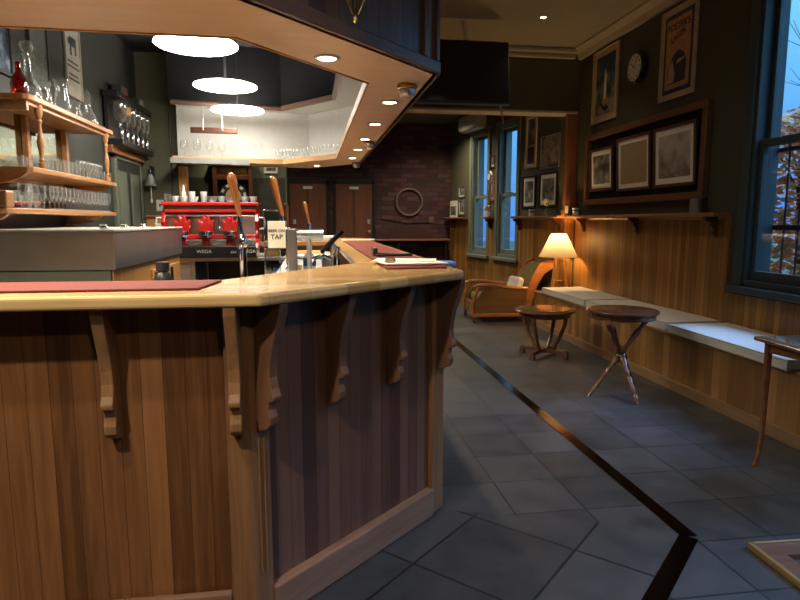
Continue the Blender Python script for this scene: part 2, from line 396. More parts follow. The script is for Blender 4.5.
# cornices
S(MB().prism([(0,0),(.13,0),(.13,-.02),(.05,-.06),(.03,-.11),(0,-.12)],-3.0,7.42, Matrix(((-1,0,0,0),(0,0,1,0),(0,1,0,0),(0,0,0,1)))).build('trim_5', M['cornice'], loc=(XW,0,ZC)))
S(MB().box(.62,3.3,7.30,7.42,3.40,ZC).box(.62,3.3,7.36,7.42,3.345,3.40).build('trim_6', M['cornice'], bevel=.02))
# wainscot, dado rail, skirting on the near right wall
S(wall_holes(10.5,0,1.385,[(win[0]-.13,win[1]+.13,.77,2),(win2[0]-.13,win2[1]+.13,.77,2)],0,.018).build('trim_7', M['lining_x'], loc=(XW,-3.15,0), rz=PI/2))
S(wall_holes(FL-.02,0,1.385,[(holesF[0][0]-.09,holesF[0][1]+.09,.72,2),(holesF[1][0]-.09,holesF[1][1]+.09,.72,2)],0,.018).build('trim_8', M['lining_x'], loc=P1+FD*.01, rz=FA))
dado_prof=[(0,0),(.15,0),(.155,-.015),(.15,-.03),(.13,-.032),(.03,-.035),(.02,-.06),(0,-.06)]
def dado(name, x0, x1, loc, rz, brks):
    r = ST(name, loc, rz)
    Mx = Matrix(((0,0,1,0),(1,0,0,0),(0,1,0,0),(0,0,0,1)))
    MB().prism(dado_prof, x0, x1, Mx).build('shelf_board', M['rail'], r)
    bp=[(0,0),(.12,0),(.115,-.03),(.07,-.055),(.06,-.085),(.04,-.11),(.035,-.15),(.015,-.17),(0,-.17)]
    for u in brks:
        MB().prism(bp, u-.016, u+.016, Mx).build('bracket', M['mahog'], r, loc=(0,.015,-.035))
dado('trim_9', 4.48, 7.40, (XW,0,1.42), PI/2, (4.62,5.85,7.08))
dado('trim_10', .02, fs(8.78)-.09, (P1.x,P1.y,1.42), FA, (.12,fs(8.78)-.14))
dado('trim_11', fs(9.38)+.08, fs(9.75)-.08, (P1.x,P1.y,1.42), FA, (fs(9.565),))
dado('trim_12', fs(10.36)+.08, FL-.02, (P1.x,P1.y,1.42), FA, (FL-.25,))
S(MB().box(0,FL,.018,.035,0,.11).build('baseboard_right', M['skirt'], loc=P1, rz=FA))

# windows
def window(name, loc, rz, w, z0, z1, paint, bars=False, depth=.2, tw=.095):
    r = ST(name, loc, rz); h=z1-z0; mid=z0+h*.475
    MB().box(-tw,0,0,.03,z0-.02,z1+tw).box(w,w+tw,0,.03,z0-.02,z1+tw).box(0,w,0,.03,z1,z1+tw).build('frame', M[paint], r, bevel=.008)
    MB().box(-tw-.03,w+tw+.03,0,.075,z0-.075,z0-.02).build('sill', M[paint], r, bevel=.01)
    MB().box(0,.03,-depth,.01,z0,z1).box(w-.03,w,-depth,.01,z0,z1).box(.03,w-.03,-depth,.01,z1-.03,z1).box(.03,w-.03,-depth,.02,z0-.02,z0+.03).build('jamb', M[paint], r, bevel=.004)
    for nm, a, c, y in (('upper_sash', mid-.02, z1-.03, -.12), ('lower_sash', z0+.03, mid+.03, -.07)):
        s_=MB().box(.03,.07,y,y+.04,a,c).box(w-.07,w-.03,y,y+.04,a,c).box(.07,w-.07,y,y+.04,a,a+(.075 if nm[0]=='l' else .045)).box(.07,w-.07,y,y+.04,c-.05,c).build(nm, M[paint], r, bevel=.005)
        MB().box(.068,w-.068,y+.016,y+.022,a+.04,c-.045).build('pane', M['pane'], s_)
    MB().box(w/2-.04,w/2+.04,-.075,-.03,mid+.03,mid+.05).build('catch', M['brass'], r, bevel=.004)
    if bars:
        g=MB(); k=int(w/.13)
        for i in range(1,k): g.tube([(w*i/k,-.20,z0),(w*i/k,-.20,mid)],.008,8)
        g.box(0,w,-.21,-.19,z0+.42,z0+.46); g.box(0,w,-.21,-.19,mid-.06,mid-.03)
        g.build('security_grille', M['black'], r)
    return r
window('window_1', (XW,3.05,0), PI/2, 1.23, .86, 3.12, 'teal', True)
window('window_2', (XW,.55,0), PI/2, 1.60, .86, 3.12, 'teal', True)
for i,h in enumerate(holesF):
    p = P1+FD*h[0]; window('window_%d'%(3+i), p, FA, h[1]-h[0], h[2], h[3], 'wingreen', False, tw=.085)

# doors in the brick wall
def flat_door(name, x0, x1, kx):
    r = ST(name, ((x0+x1)/2,11.3,0)); w=(x1-x0)/2
    MB().box(-w,-w+.05,-.04,0,0,2.09).box(w-.05,w,-.04,0,0,2.09).box(-w,w,-.04,0,2.03,2.14).build('frame', M['black'], r, bevel=.005)
    lf=MB().box(-w+.05,w-.05,-.03,0,0,2.03).build('leaf', M['doorwood'], r)
    MB().box(-.012,.012,-.036,-.03,.02,2.02).build('centre_joint', M['mahog'], lf)
    MB().box(-.085,.085,-.045,-.03,1.93,1.98).build('sign_plate', M['paper'], lf)
    MB().lathe([(.012,0),(.012,.04),(.03,.05),(.032,.07),(.02,.085),(.004,.088)],14,TR(kx,-.03,1.15)@RX(PI/2)).build('door_knob', M['steel'], lf, smooth=True)
    MB().box(kx-.025,kx+.025,-.036,-.03,1.30,1.38).build('lock_plate', M['steel'], lf)
flat_door('door_1', -.42, .34, -.25); flat_door('door_2', .42, 1.19, .27)
d3 = ST('door_3', (-2.1,7.48,0), -PI/2)
MB().box(-.58,-.47,0,.04,0,2.12).box(.47,.56,0,.04,0,2.12).box(-.58,.56,0,.04,2.02,2.14).build('frame', M['greenish'], d3, bevel=.006)
MB().box(-.47,.47,0,.02,0,2.02).build('leaf', M['dark'], d3)
MB().box(.10,.42,.02,.035,.9,1.9).box(-.36,-.04,.02,.035,.9,1.9).build('panel_moulding', M['greenish'], d3, bevel=.006)
MB().lathe([(.01,0),(.01,.04),(.028,.05),(.028,.075),(.004,.085)],12,TR(-.40,.02,1.0)@RX(-PI/2)).build('door_knob', M['brass'], d3, smooth=True)

# drain strip set in the floor
dr = ST('trim_13')
y=2.22; k=0
while y < 7.6:
    MB().box(1.555,1.625,y+.003,min(y+.32,7.6)-.003,0,.004).build('strip_section', M['bronze'], dr); y+=.32
u=Vector((-.716,-.698)); 
for k in range(5):
    MB().box(-.037,.037,k*.33+.003,k*.33+.327,0,.004).build('strip_section', M['bronze'], dr, loc=(1.595-.01,2.22,0), rz=rad(134.3))

# ------------------------------------------------------------------ bar
CH = math.atan2(.77,.799); CL = 1.11; CX, CY = -.203, 1.87
bar = T('bar_counter', 'long wooden bar front of upright boards with curved brackets, standing on dark tiles', 'bar', (0,0,0))
MB().box(0,2.70,-.0,.03,0,1.105).build('front_panel', M['front'], bar, loc=(-2.97,CY+.03,0))
MB().box(-.072,.0,0,.09,0,1.105).build('corner_post', M['post'], bar, loc=(CX,CY,0), bevel=.006)
MB().box(-2.75,-.072,0,.03,0,.155).build('plinth', M['plinth'], bar, loc=(CX,CY-.012,0), bevel=.005)
c = MB().box(0,.082,0,.08,0,1.105); c.build('corner_post', M['post'], bar, loc=(CX,CY,0), rz=CH, bevel=.006)
MB().box(.028,.035,-.006,0,.20,.66).box(.05,.057,-.006,0,.20,.66).build('fluting', M['post'], bar, loc=(CX,CY,0), rz=CH, bevel=.003)
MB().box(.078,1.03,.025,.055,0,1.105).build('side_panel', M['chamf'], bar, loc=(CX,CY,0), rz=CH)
MB().box(1.02,CL,0,.09,0,1.105).build('corner_post', M['post'], bar, loc=(CX,CY,0), rz=CH, bevel=.008)
MB().box(.082,1.02,-.012,.05,0,.13).build('plinth', M['plinth'], bar, loc=(CX,CY,0), rz=CH, bevel=.008)
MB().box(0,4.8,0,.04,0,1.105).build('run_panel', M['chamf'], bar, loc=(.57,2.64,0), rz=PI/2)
bp=[(0.0, 1.105), (0.1271, 1.105), (0.123, 1.08), (0.1025, 1.02), (0.082, 0.96), (0.0705, 0.91), (0.0672, 0.87), (0.0738, 0.835), (0.0861, 0.81), (0.0836, 0.796), (0.0607, 0.788), (0.059, 0.765), (0.0672, 0.74), (0.0648, 0.715), (0.0492, 0.7), (0.0246, 0.69), (0.0, 0.682)]
BM = Matrix(((0,0,1,0),(-1,0,0,0),(0,1,0,0),(0,0,0,1)))
for xx in (-.605-CX, -.236-CX, -.605-CX-.72):
    MB().prism(bp,-.018,.018,BM).build('bracket', M['bracket'], bar, loc=(CX+xx,CY+(.03 if xx<-.2 else 0),0), bevel=.004)
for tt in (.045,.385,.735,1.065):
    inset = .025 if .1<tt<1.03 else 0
    MB().prism(bp,-.018,.018,BM).build('bracket', M['bracketshade'], bar, loc=(CX+tt*math.cos(CH)-inset*math.sin(CH), CY+tt*math.sin(CH)+inset*math.cos(CH),0), rz=CH, bevel=.004)
# counter top: front + chamfer slab and the long run
ct = T('counter_worktop', 'varnished honey wood counter top running along the bar and turning the corner', 'counter top', (0,0,1.105))
MB().prism([(-2.97,1.735),(-.150,1.735),(.636,2.455),(.636,2.9),(.22,2.98),(-.33,2.16),(-2.97,2.16)],0,.04).build('front_slab', M['top'], ct, bevel=.012, seg=3)
MB().prism([(.636,2.9),(.636,7.4),(.22,7.4),(.22,2.98)],0,.04).build('run_slab', M['runtop'], ct, bevel=.008, seg=3)
# service side: carcass and steel worktop
cw = T('underbar_worktop', 'low stainless worktop behind the bar counter carrying taps and bottles', 'worktop', (0,0,0))
MB().prism([(-.95,2.2),(-.36,2.2),(.19,3.02),(.19,6.4),(-.22,6.4),(-.22,3.3),(-.55,2.75),(-.95,2.75)],.99,1.03).build('steel_top', M['steel'], cw, bevel=.004)
MB().prism([(-.9,2.2),(-.36,2.2),(.17,3.02),(.17,6.4),(-.18,6.4),(-.18,3.32),(-.53,2.71),(-.9,2.71)],0,.99).build('carcass', M['dark'], cw)

# ------------------------------------------------------------------ canopy over the bar
cn = T('bar_canopy', 'boarded timber canopy hung from the ceiling above the bar with a pale soffit', 'canopy', (0,0,.022))
OUT=[(-3.0,2.05),(-.215,2.05),(.62,2.95),(.62,7.55),(.02,8.30),(-1.62,7.98)]
INN=[(-1.58,7.47),(-.32,7.75),(.31,6.95),(.31,3.19),(-.27,2.49),(-3.0,2.44)]
MB().prism(OUT+INN,2.03,2.052).build('soffit', M['soffit'], cn, bevel=.003)
def seg(p,q,y0,y1,z0,z1,name,mat,par,ext=0,bev=0):
    p=Vector((*p,0)); q=Vector((*q,0)); d=q-p
    return MB().box(-ext,d.length+ext,y0,y1,z0,z1).build(name, mat, par, loc=p, rz=math.atan2(d.y,d.x), bevel=bev)
for p,q in zip(OUT,OUT[1:]):
    seg(p,q,.01,.04,2.052,ZC-.023,'fascia',M['fascia'],cn)
    seg(p,q,-.014,.03,2.03,2.085,'lower_trim',M['trim'],cn,ext=.005,bev=.006)
    seg(p,q,.042,.052,2.053,2.72,'inner_lining',M['white'],cn)
for tt in (1.13,):
    seg(OUT[1],OUT[2],-.012,.012,2.085,ZC,'corner_batten',M['trim'],cn) if False else None
a=math.atan2(.90,.835)
MB().box(1.10,1.125,-.012,.012,2.085,ZC-.023).box(1.205,1.228,-.012,.02,2.085,ZC-.023).build('batten', M['mahog'], cn, loc=(-.215,2.05,0), rz=a, bevel=.004)
MB().prism([(x*.99,y) for x,y in OUT]+INN,2.722,2.745).build('top_lining', M['white'], cn)
inner=[(-1.58,7.47),(-.32,7.75),(.29,6.95),(.29,3.19),(-.27,2.51),(-3.0,2.47)]
for p,q in zip(inner[:3],inner[1:4]): seg(p,q,-.03,.012,2.665,2.722,'edge_trim',M['trim'],cn,bev=.004)
for p,q in zip(INN,INN[1:]): seg(p,q,-.012,.0,2.025,2.085,'inner_edge',M['edge'],cn,bev=.003)
for p,q in zip(INN[:5],INN[1:]): seg(p,q,-.03,-.01,2.70,3.375,'shade_sheet',M['shadeblack'],cn,ext=.02)  # black sheets added so the space above the canopy stays dark
seg((-1.60,7.44),(-.72,7.63),-.02,-.004,2.0,2.06,'steel_strip',M['greywall'],cn)
S(MB().prism([(-1.62,7.47),(-.32,7.75),(.29,6.95),(.29,3.19),(-.29,2.58),(-3.0,2.55),(-3.0,2.81),(-2.1,2.81),(-2.1,8.05),(-1.62,8.05)],3.40,3.43).build('ceiling', M['blackceil']))
S(MB().box(-1.63,-1.53,7.99,8.10,.93,2.03).build('trim_14', M['orange'], bevel=.006))

# downlights in the soffit
def downlight(loc, label, group, mat='led', r=.042):
    t=T('downlight', label, 'downlight', loc, 0, group)
    MB().lathe([(r,.0),(r+.014,0),(r+.014,-.006),(r,-.008)],20,caps=False).build('ring', M['steel'], t, smooth=True)
    MB().lathe([(.001,-.003),(r,-.003),(r,-.001),(.001,-.001)],20,caps=False).build('lens', M[mat], t)
    return t
DL=[(.084,2.73),(.477,3.65),(.477,4.47),(.477,5.29),(.477,6.05),(.477,6.87),(.093,7.86)]
DLt=['first small lit downlight from the left in the canopy soffit, alone','lit downlight in the canopy soffit nearest the brass smoke detector','second lit downlight along the canopy side soffit, behind the nearest one',
 'third lit downlight along the canopy side soffit, just before the middle detector','fourth lit downlight along the canopy side soffit, behind the middle detector','farthest lit downlight along the canopy side soffit','lit downlight on the far edge of the canopy, over the doors']
for (x,y),t_ in zip(DL,DLt): downlight((x,y,2.052),t_,'downlights in the canopy soffit')
for (x,y),nm in (((.508,3.19),'brass smoke detector under the near corner of the canopy'),((.53,5.48),'small brass detector between lit downlights midway along the canopy'),((.557,7.40),'small brass detector at the far end of the canopy')):
    t=T('smoke_detector', nm, 'smoke detector', (x,y,2.052), 0, 'detectors under the canopy')
    MB().lathe([(.045,0),(.052,-.006),(.052,-.022),(.045,-.027)],20).build('base', M['brass'], t, smooth=True)
    MB().lathe([(.042,-.027),(.042,-.05),(.034,-.062),(.012,-.066)],20).build('head', M['steel'], t, smooth=True)
downlight((2.44,6.30,ZC),'small dim downlight in the cream ceiling right of the television',None,'led',.03)
# three big round lights in the bar ceiling
RLt=['nearest large round glowing light, partly hidden by the canopy edge','middle one of the three large round glowing ceiling lights','farthest large round glowing light, overlapping the white glass shelf']
for (x,y),t_ in zip(((-.80,4.75),(-.78,6.13),(-.80,7.26)),RLt):
    t=T('round_light', t_, 'ceiling light', (x,y,2.69 if y<7 else 2.665), 0, 'round lights in the bar ceiling')
    MB().lathe([(.012,.70),(.012,-.03),(.05,-.035),(.04,-.052)],16).build('pendant_rod', M['blackmat'], t, smooth=True)
    MB().lathe([(.001,-.052),(.27,-.052),(.292,-.060),(.295,-.068),(.285,-.074),(.001,-.074)],48,caps=False).build('diffuser', M['disc'], t, smooth=True)
# linear lamp hanging before the white shelf
t=T('strip_lamp','brown strip lamp hung on two rods before the white glass shelf','lamp',(-1.12,7.585,2.42))
MB().prism([(-.03,0),(.03,0),(.036,.02),(.03,.05),(-.03,.05),(-.036,.02)],-.27,.27,RY(PI/2)).build('body', M['mahog'], t, rot=(0,0,0), bevel=.006)
for x in (-.12,.10): MB().tube([(x,0,.0),(x,0,.27)],.007,8).build('rod', M['steel'], t)

# brass and glass lantern on the canopy face
p=Vector((.182,2.405,2.115)); nrm=Vector((.69,-.724,0)); 
t=T('wall_lantern','brass lantern with a pointed faceted glass body on the canopy face','lantern',p,rad(10))
MB().lathe([(.004,-.01),(.014,.0),(.010,.02),(.066,.10),(.072,.12),(.062,.13)],6).build('glass_body', M['spirit'], t)
MB().lathe([(.003,-.02),(.012,-.012),(.012,.004),(.003,.01)],10).build('finial', M['brass'], t, smooth=True)
MB().lathe([(.062,.118),(.066,.124),(.066,.134),(.058,.138),(.05,.2),(.02,.26),(.012,.28),(.003,.29)],12).build('cap', M['brass'], t, smooth=True)
fr=MB()
for k in range(6): fr.tube([(.011*math.cos(k*PI/3),.011*math.sin(k*PI/3),.015),(.061*math.cos(k*PI/3),.061*math.sin(k*PI/3),.12)],.004,6)
fr.build('frame_ribs', M['brass'], t)
q=RZ(rad(-10))@(nrm*-.11); MB().tube([(0,0,.27),(q.x*.5,q.y*.5,.31),(q.x,q.y,.24)],.008,8).build('arm', M['brass'], t)

# ------------------------------------------------------------------ glassware
def wineglass(h=.19, r=.036, stem=.08):
    return [(.001,.003),(r*.9,.0),(r*.92,.004),(.006,.010),(.004,.02),(.004,stem),(.012,stem+.008),(r*.85,stem+.035),(r,stem+.06),(r*.92,h-.02),(r*.80,h)]
def flute(h=.165,r=.03): return [(.001,.003),(r,.0),(r,.004),(.006,.010),(.0045,.02),(.006,.05),(r*.75,.075),(r,.105),(r,.13),(r*.9,h)]
def tumbler(h=.09,r=.036): return [(.001,.012),(r*.7,.0),(r*.75,.004),(r*.85,.03),(r,h)]
def mkglass(name, prof, label, group, loc, n=14):
    o=MB().lathe(prof,n,caps=False).build(name, M['glass'], smooth=True, loc=loc); return tag(o,label,'glass',group)
src={}
def put(name, prof, label, group, loc, sc=1):
    key=(name,label)
    if key not in src: src[key]=mkglass(name,prof,label,group,loc); src[key].scale=(sc,)*3
    else: dup(src[key],loc,random.random()*6,scale=sc)
# far white shelf: seven stemmed glasses, then smaller ones round the corner
for i in range(7):
    k=i/6; put('wine_glass',wineglass(.235,.05,.105),'tall stemmed wine glass on the left part of the white canopy shelf','stemmed glasses on the white canopy shelf',(-1.48+.86*k,7.66+.15*k,2.075))
for i in range(8):
    k=i/7; put('wine_glass',wineglass(.17,.036,.07),'small stemmed glass grouped near the bend of the white canopy shelf','small glasses at the bend of the canopy shelf',(-.44+.30*k,7.92-.01*i if i<3 else 7.90-.028*(i-3),2.075))
for i in range(9):
    k=i/8; put('wine_glass',wineglass(.20,.035,.09),'stemmed glass on the angled right part of the white canopy shelf','glasses on the angled part of the canopy shelf',(-.06+.42*k,7.84-.50*k,2.075))
# bottles on the run side of the canopy ledge
for i in range(7):
    o=MB().lathe([(.001,.0),(.032,.0),(.034,.01),(.034,.15),(.028,.18),(.013,.21),(.012,.27),(.014,.275),(.001,.28)],14,caps=False).build('bottle', M['black'] if i%2 else M['mahog'], smooth=True, loc=(.50,4.6+i*.33,2.075))
    tag(o,'dark bottle standing in the row on the canopy ledge above the side soffit','bottle','bottles on the canopy ledge')

# ------------------------------------------------------------------ left back shelves
su=T('back_shelf_unit','open wooden wall shelves with turned spindles and mirror backs full of glasses','shelves',(-2.1,0,0))
def shelf_board(z,y0,y1,name='shelf',d=.36):
    MB().prism([(0.012,y0),(d-.04,y0),(d-.01,y0+.02),(d,y0+.06),(d,y1),(.012,y1)],z-.035,z).build(name, M['shelf'], su, bevel=.006)
shelf_board(2.15,4.22,5.85); shelf_board(1.695,4.2,5.88); shelf_board(1.43,3.86,5.88,d=.34)
for z,y in ((1.66,4.24),(1.66,5.83),(1.395,3.95),(1.395,5.6)):
    MB().prism([(0,0),(.30,0),(.26,-.03),(.18,-.06),(.0,-.085)],-.02,.02,Matrix(((1,0,0,0),(0,0,-1,0),(0,1,0,0),(0,0,0,1)))).build('bracket', M['shelf'], su, loc=(.012,y,z))
sp=[(.020,0),(.024,.03),(.024,.09),(.014,.11),(.021,.14),(.012,.17),(.015,.25),(.022,.37),(.025,.42),(.018,.50),(.013,.60),(.012,.70),(.020,.74),(.013,.78),(.020,.82),(.024,.86),(.024,1)]
for y in (4.42,5.74): MB().turned((.325,y,1.695),(.325,y,2.115),sp).build('spindle', M['shelf'], su, smooth=True)
for y in (4.25,4.9,5.62): MB().box(.012,.055,y-.025,y+.025,1.695,2.115).build('post', M['shelf'], su, bevel=.004)
MB().box(.0,.012,4.0,5.60,1.44,2.115).build('mirror', M['mirror'], su)
MB().box(.02,.33,4.24,4.27,2.05,2.115).box(.30,.33,4.27,5.83,2.09,2.115).build('top_rail', M['shelf'], su)
MB().box(.0,.34,3.86,3.96,1.432,1.53).build('end_block', M['shelf'], su, bevel=.01)
# glasses: middle shelf
for i in range(9):
    for r_ in range(2): put('tumbler',tumbler(.10,.036),'cut glass tumbler at the near end of the middle wall shelf','tumblers at the near end of the middle shelf',(-1.83-.13*r_+random.uniform(-.01,.01),4.50+.080*(i%4),1.695) if i<4 else (-1.80-.14*r_,4.80+.072*(i-4),1.695))
for i in range(7):
    for r_ in range(1): put('wine_glass',wineglass(.135,.030,.05),'short stemmed glass along the middle of the wall shelf','stemmed glasses on the middle shelf',(-1.80-.12*r_,5.17+.072*i,1.695))
for i in range(3):
    for r_ in range(2): put('tumbler',tumbler(.085,.034),'tumbler at the far end of the middle wall shelf','tumblers at the far end of the middle shelf',(-1.80-.12*r_,5.66+.072*i if i<1 else 5.70+.06*i,1.695))
for i in range(3): put('beer_glass',[(.001,.01),(.027,.0),(.028,.006),(.036,.07),(.042,.12),(.038,.16)],'tall rounded beer glass standing at the near end of the lowest shelf','beer glasses on the lowest shelf',(-1.81,4.22+.10*i,1.43))
for i in range(17):
    put('wine_glass',flute(.165,.029),'champagne glass in the long line on the lowest wall shelf','champagne glasses on the lowest shelf',(-1.80,4.56+.076*i,1.43))
# top shelf pieces
t=T('decanter','tall cut glass decanter with ball stopper on the top wall shelf','decanter',(-1.86,4.52,2.15))
MB().lathe([(.001,0),(.075,0),(.078,.02),(.072,.06),(.05,.12),(.027,.16),(.022,.2),(.022,.29),(.034,.305),(.034,.31)],16,caps=False).build('body', M['glass'], t, smooth=True)
MB().lathe([(.012,.28),(.014,.315),(.038,.34),(.042,.365),(.03,.39),(.001,.395)],12).build('stopper', M['glass'], t, smooth=True)
t=T('decanter','slim glass decanter with pointed stopper at the far end of the top shelf','decanter',(-1.86,5.62,2.15))
MB().lathe([(.001,0),(.07,0),(.074,.03),(.05,.10),(.024,.15),(.02,.2),(.028,.215)],16,caps=False).build('body', M['glass'], t, smooth=True)
MB().lathe([(.012,.2),(.012,.22),(.028,.24),(.022,.27),(.008,.30),(.001,.31)],12).build('stopper', M['glass'], t, smooth=True)
o=MB().lathe([(.001,0),(.045,0),(.05,.02),(.055,.07),(.04,.12),(.018,.15),(.014,.2),(.017,.21),(.001,.215)],14,caps=False).build('red_bottle', M['redglass'], smooth=True, loc=(-1.84,4.33,2.15)); tag(o,'round red glass bottle left of the tall decanter on the top shelf','bottle')
for (y,h,l) in ((4.74,.18,'small glass jug beside the tall decanter on the top shelf'),(5.07,.27,'tall flared glass jug in the middle of the top wall shelf'),(5.30,.15,'low glass jug between the flared jug and slim decanter')):
    t=T('glass_jug',l,'jug',(-1.86,y,2.15),0,'jugs on the top wall shelf')
    MB().lathe([(.001,0),(.05,0),(.054,.02),(.05,h*.5),(.04,h*.7),(.052,h)],16,caps=False).build('body', M['glass'], t, smooth=True)
    MB().tube([(.045,0,h*.9),(.09,0,h*.85),(.095,0,h*.5),(.05,0,h*.25)],.007,8).build('handle', M['glass'], t, smooth=True)

# pictures helper: hangs on a wall plane, local x along wall, local y out of the wall
def picture(name,label,loc,rz,w,h,fw,fmat,mat_w,mat_mat,art,group=None,extra=None,cat='picture',d=.025,tilt=0):
    t=T(name,label,cat,loc,rz,group)
    t.rotation_euler=(tilt,0,rz)
    MB().box(-w/2,-w/2+fw,0.001,d,-h/2,h/2).box(w/2-fw,w/2,0.001,d,-h/2,h/2).box(-w/2+fw,w/2-fw,0.001,d,h/2-fw,h/2).box(-w/2+fw,w/2-fw,0.001,d,-h/2,-h/2+fw).build('frame', M[fmat], t, bevel=.004)
    a,b_=w/2-fw,h/2-fw
    if mat_mat: MB().box(-a,a,.001,.010,-b_,b_).build('mount', M[mat_mat], t)
    MB().box(-a+mat_w,a-mat_w,.010 if mat_mat else .001,.012,-b_+mat_w,b_-mat_w).build('print', art, t)
    if extra: extra(t,a-mat_w,b_-mat_w)
    return t
bw=[(.03,.03,.03),(.10,.10,.09),(.22,.22,.20),(.40,.39,.36)]
# left wall pictures and a window print (behind the shelves); wall faces +X
LW=-PI/2
def ptr(t,a,b_):
    MB().box(-.09,.05,.012,.015,.12,.20).box(-.09,-.06,.012,.015,.06,.12).box(.02,.05,.012,.015,.04,.12).box(.04,.09,.012,.015,.13,.18).build('picture_figure', M['ink'], t)
    for i,(z,w) in enumerate(((-.02,.12),(-.06,.14),(-.13,.10),(-.17,.12))): MB().box(-w,w,.012,.014,z-.008,z+.008).build('text_line', M['ink'], t)
picture('poster','pale printed poster with a small dark animal hanging above the wall shelves',(-2.1,6.0,2.78),LW,.36,.66,.012,'greycard',.0,None,M['greycard'],extra=ptr,cat='poster')
picture('panel','ornate dark leaf-patterned panel behind the tall decanter',(-2.1,5.28,2.68),LW,.34,.60,.015,'dark',.0,None,art_mat('lace',[(.03,.035,.03),(.12,.14,.12),(.05,.06,.05),(.18,.2,.17)],30,2,3),cat='panel')
picture('picture','flat blue and black print standing for a window, left end above the red bottle',(-2.1,4.66,2.60),LW,.34,.48,.03,'dark',.0,None,art_mat('blueart',[(.01,.012,.02),(.03,.05,.09),(.20,.27,.38)],14,3,5))  # flat print put in for a window with blue daylight

# spirit optics on the left wall
op=T('optics_rack','dark wall rack holding a row of upturned spirit bottles above the doorway','rack',(-2.08,0,0))
MB().box(0,.03,6.75,7.98,2.14,2.62).build('back_board', M['black'], op)
MB().box(0,.17,6.75,7.98,2.14,2.20).build('lower_rail', M['black'], op, bevel=.005)
MB().box(0,.16,6.7,8.0,2.62,2.68).build('top_rail', M['black'], op, bevel=.005)
MB().box(0,.06,6.75,8.0,2.06,2.14).build('wood_header', M['redwood'], op, bevel=.005)
OPL=['nearest upturned spirit bottle, large and pale, in the optics rack','second upturned spirit bottle in the optics rack, amber label','third upturned spirit bottle in the optics rack','fourth upturned spirit bottle in the optics rack','fifth upturned spirit bottle in the optics rack','farthest upturned spirit bottle in the optics rack']
for i in range(6):
    big=1.25 if i==0 else 1
    t=T('spirit_bottle',OPL[i],'bottle',(-1.955,6.86+.20*i,2.235),0,'upturned bottles in the optics rack')
    MB().lathe([(.012,.09),(.014,.14),(.036*big,.17),(.050*big,.21),(.052*big,.345),(.03*big,.372),(.001,.377)],16,caps=False).build('bottle_glass', M['spirit'], t, smooth=True)
    MB().lathe([(.012,-.03),(.016,-.02),(.022,.02),(.022,.08),(.014,.09)],12).build('optic', M['chrome'], t, smooth=True)
    if i==1: MB().lathe([(.0525*big,.245),(.0535*big,.247),(.0535*big,.325),(.0525*big,.327)],16,caps=False).build('paper_label', M['poster_tan'] if i==1 else M['greywall'], t, smooth=True)
# boxes on the rack rail
for i,(y,l) in enumerate(((7.05,'small tin on the rail above the nearest spirit bottles'),(7.72,'row of printed packets on the rail above the far spirit bottles'))):
    t=T('tin',l,'tin',(-2.0,y,2.68)); MB().box(-.05,.05,-.12,.12,0,.10).build('body', M['dark'], t, bevel=.006)
    MB().box(.05,.053,-.08,-.01,.02,.08).box(.05,.053,.02,.09,.02,.08).build('paper_label', M['redmat'] if i==0 else M['greywall'], t)
# bell, switch, cables on the back-left wall
t=T('wall_bell','dark cast bell with bracket on the olive wall by the doorway','bell',(-1.95,8.05,1.78))
MB().tube([(0,0,.20),(0,-.06,.24),(0,-.12,.20),(0,-.12,.15)],.012,8).build('bracket', M['black'], t, smooth=True)
MB().box(-.03,.03,-.015,0,.05,.25).build('back_plate', M['black'], t, bevel=.004)
MB().lathe([(.075,0),(.078,.01),(.055,.05),(.045,.10),(.02,.14),(.001,.15)],16,TR(0,-.12,0)).build('bell_body', M['greywall'], t, smooth=True)
MB().tube([(0,-.12,.02),(0,-.12,-.16)],.006,6).ell((0,-.12,-.18),(.014,.014,.03)).build('clapper_rope', M['ivory'], t)
t=T('light_switch','ivory double light switch on the olive wall beside the coffee machine','switch',(-1.88,8.05,1.545))
MB().box(-.045,.045,-.012,0,-.07,.07).build('plate', M['ivory'], t, bevel=.004)
MB().box(-.008,.008,-.02,-.012,-.02,.02).build('rocker', M['black'], t)
o=MB().tube([(-1.72,8.042,2.7),(-1.72,8.042,1.9),(-1.73,8.042,1.45),(-1.70,8.042,0)],.008,8).build('cable', M['black']); tag(o,'black cable running down the olive wall right of the switch','cable')
t=T('wall_board','orange pine board low on the wall below the light switch','board',(-1.83,8.05,1.30)); MB().box(-.22,.20,-.03,0,-.12,.12).build('panel', M['orange'], t, bevel=.006); MB().tube([(-.24,-.05,.10),(.2,-.05,.10)],.012,8).build('rail', M['redwood'], t)

# ------------------------------------------------------------------ steel clad cabinet behind the bar
t=T('steel_cabinet','long stainless clad cabinet with orange wood sides behind the bar counter','cabinet',(-1.13,3.70,0))
MB().box(-.97,0,0,1.85,1.065,1.285).build('steel_hood', M['steelbox'], t, bevel=.006)
MB().box(-.97,.01,-.01,1.86,1.285,1.30).build('top_edge', M['ivory'], t, bevel=.004)
MB().box(-.97,-.02,.03,1.83,0,1.065).build('wood_body', M['orange'], t)
for y in (.85,1.35): dd=MB().box(-.02,-.006,y,y+.42,.35,1.0).build('door', M['orange'], t, bevel=.006); MB().box(-.006,.012,y+.05,y+.07,.86,.98).build('door_handle', M['black'], dd, bevel=.004)
MB().box(-.97,-.03,.0,.03,.985,1.06).build('dark_shelf', M['greenish'], t)
for i,(x,y) in enumerate(((-.10,.15),(-.12,.62),(-.12,1.1),(-.12,1.55))):
    o=MB().lathe([(.001,0),(.022,0),(.026,.012),(.018,.022),(.022,.03),(.001,.034)],12,caps=False).build('bottle_stopper', M['chrome'], smooth=True, loc=(-1.13+x,3.70+y,1.30)); tag(o,'small chrome stopper standing on the steel cabinet top','stopper','stoppers on the steel cabinet')
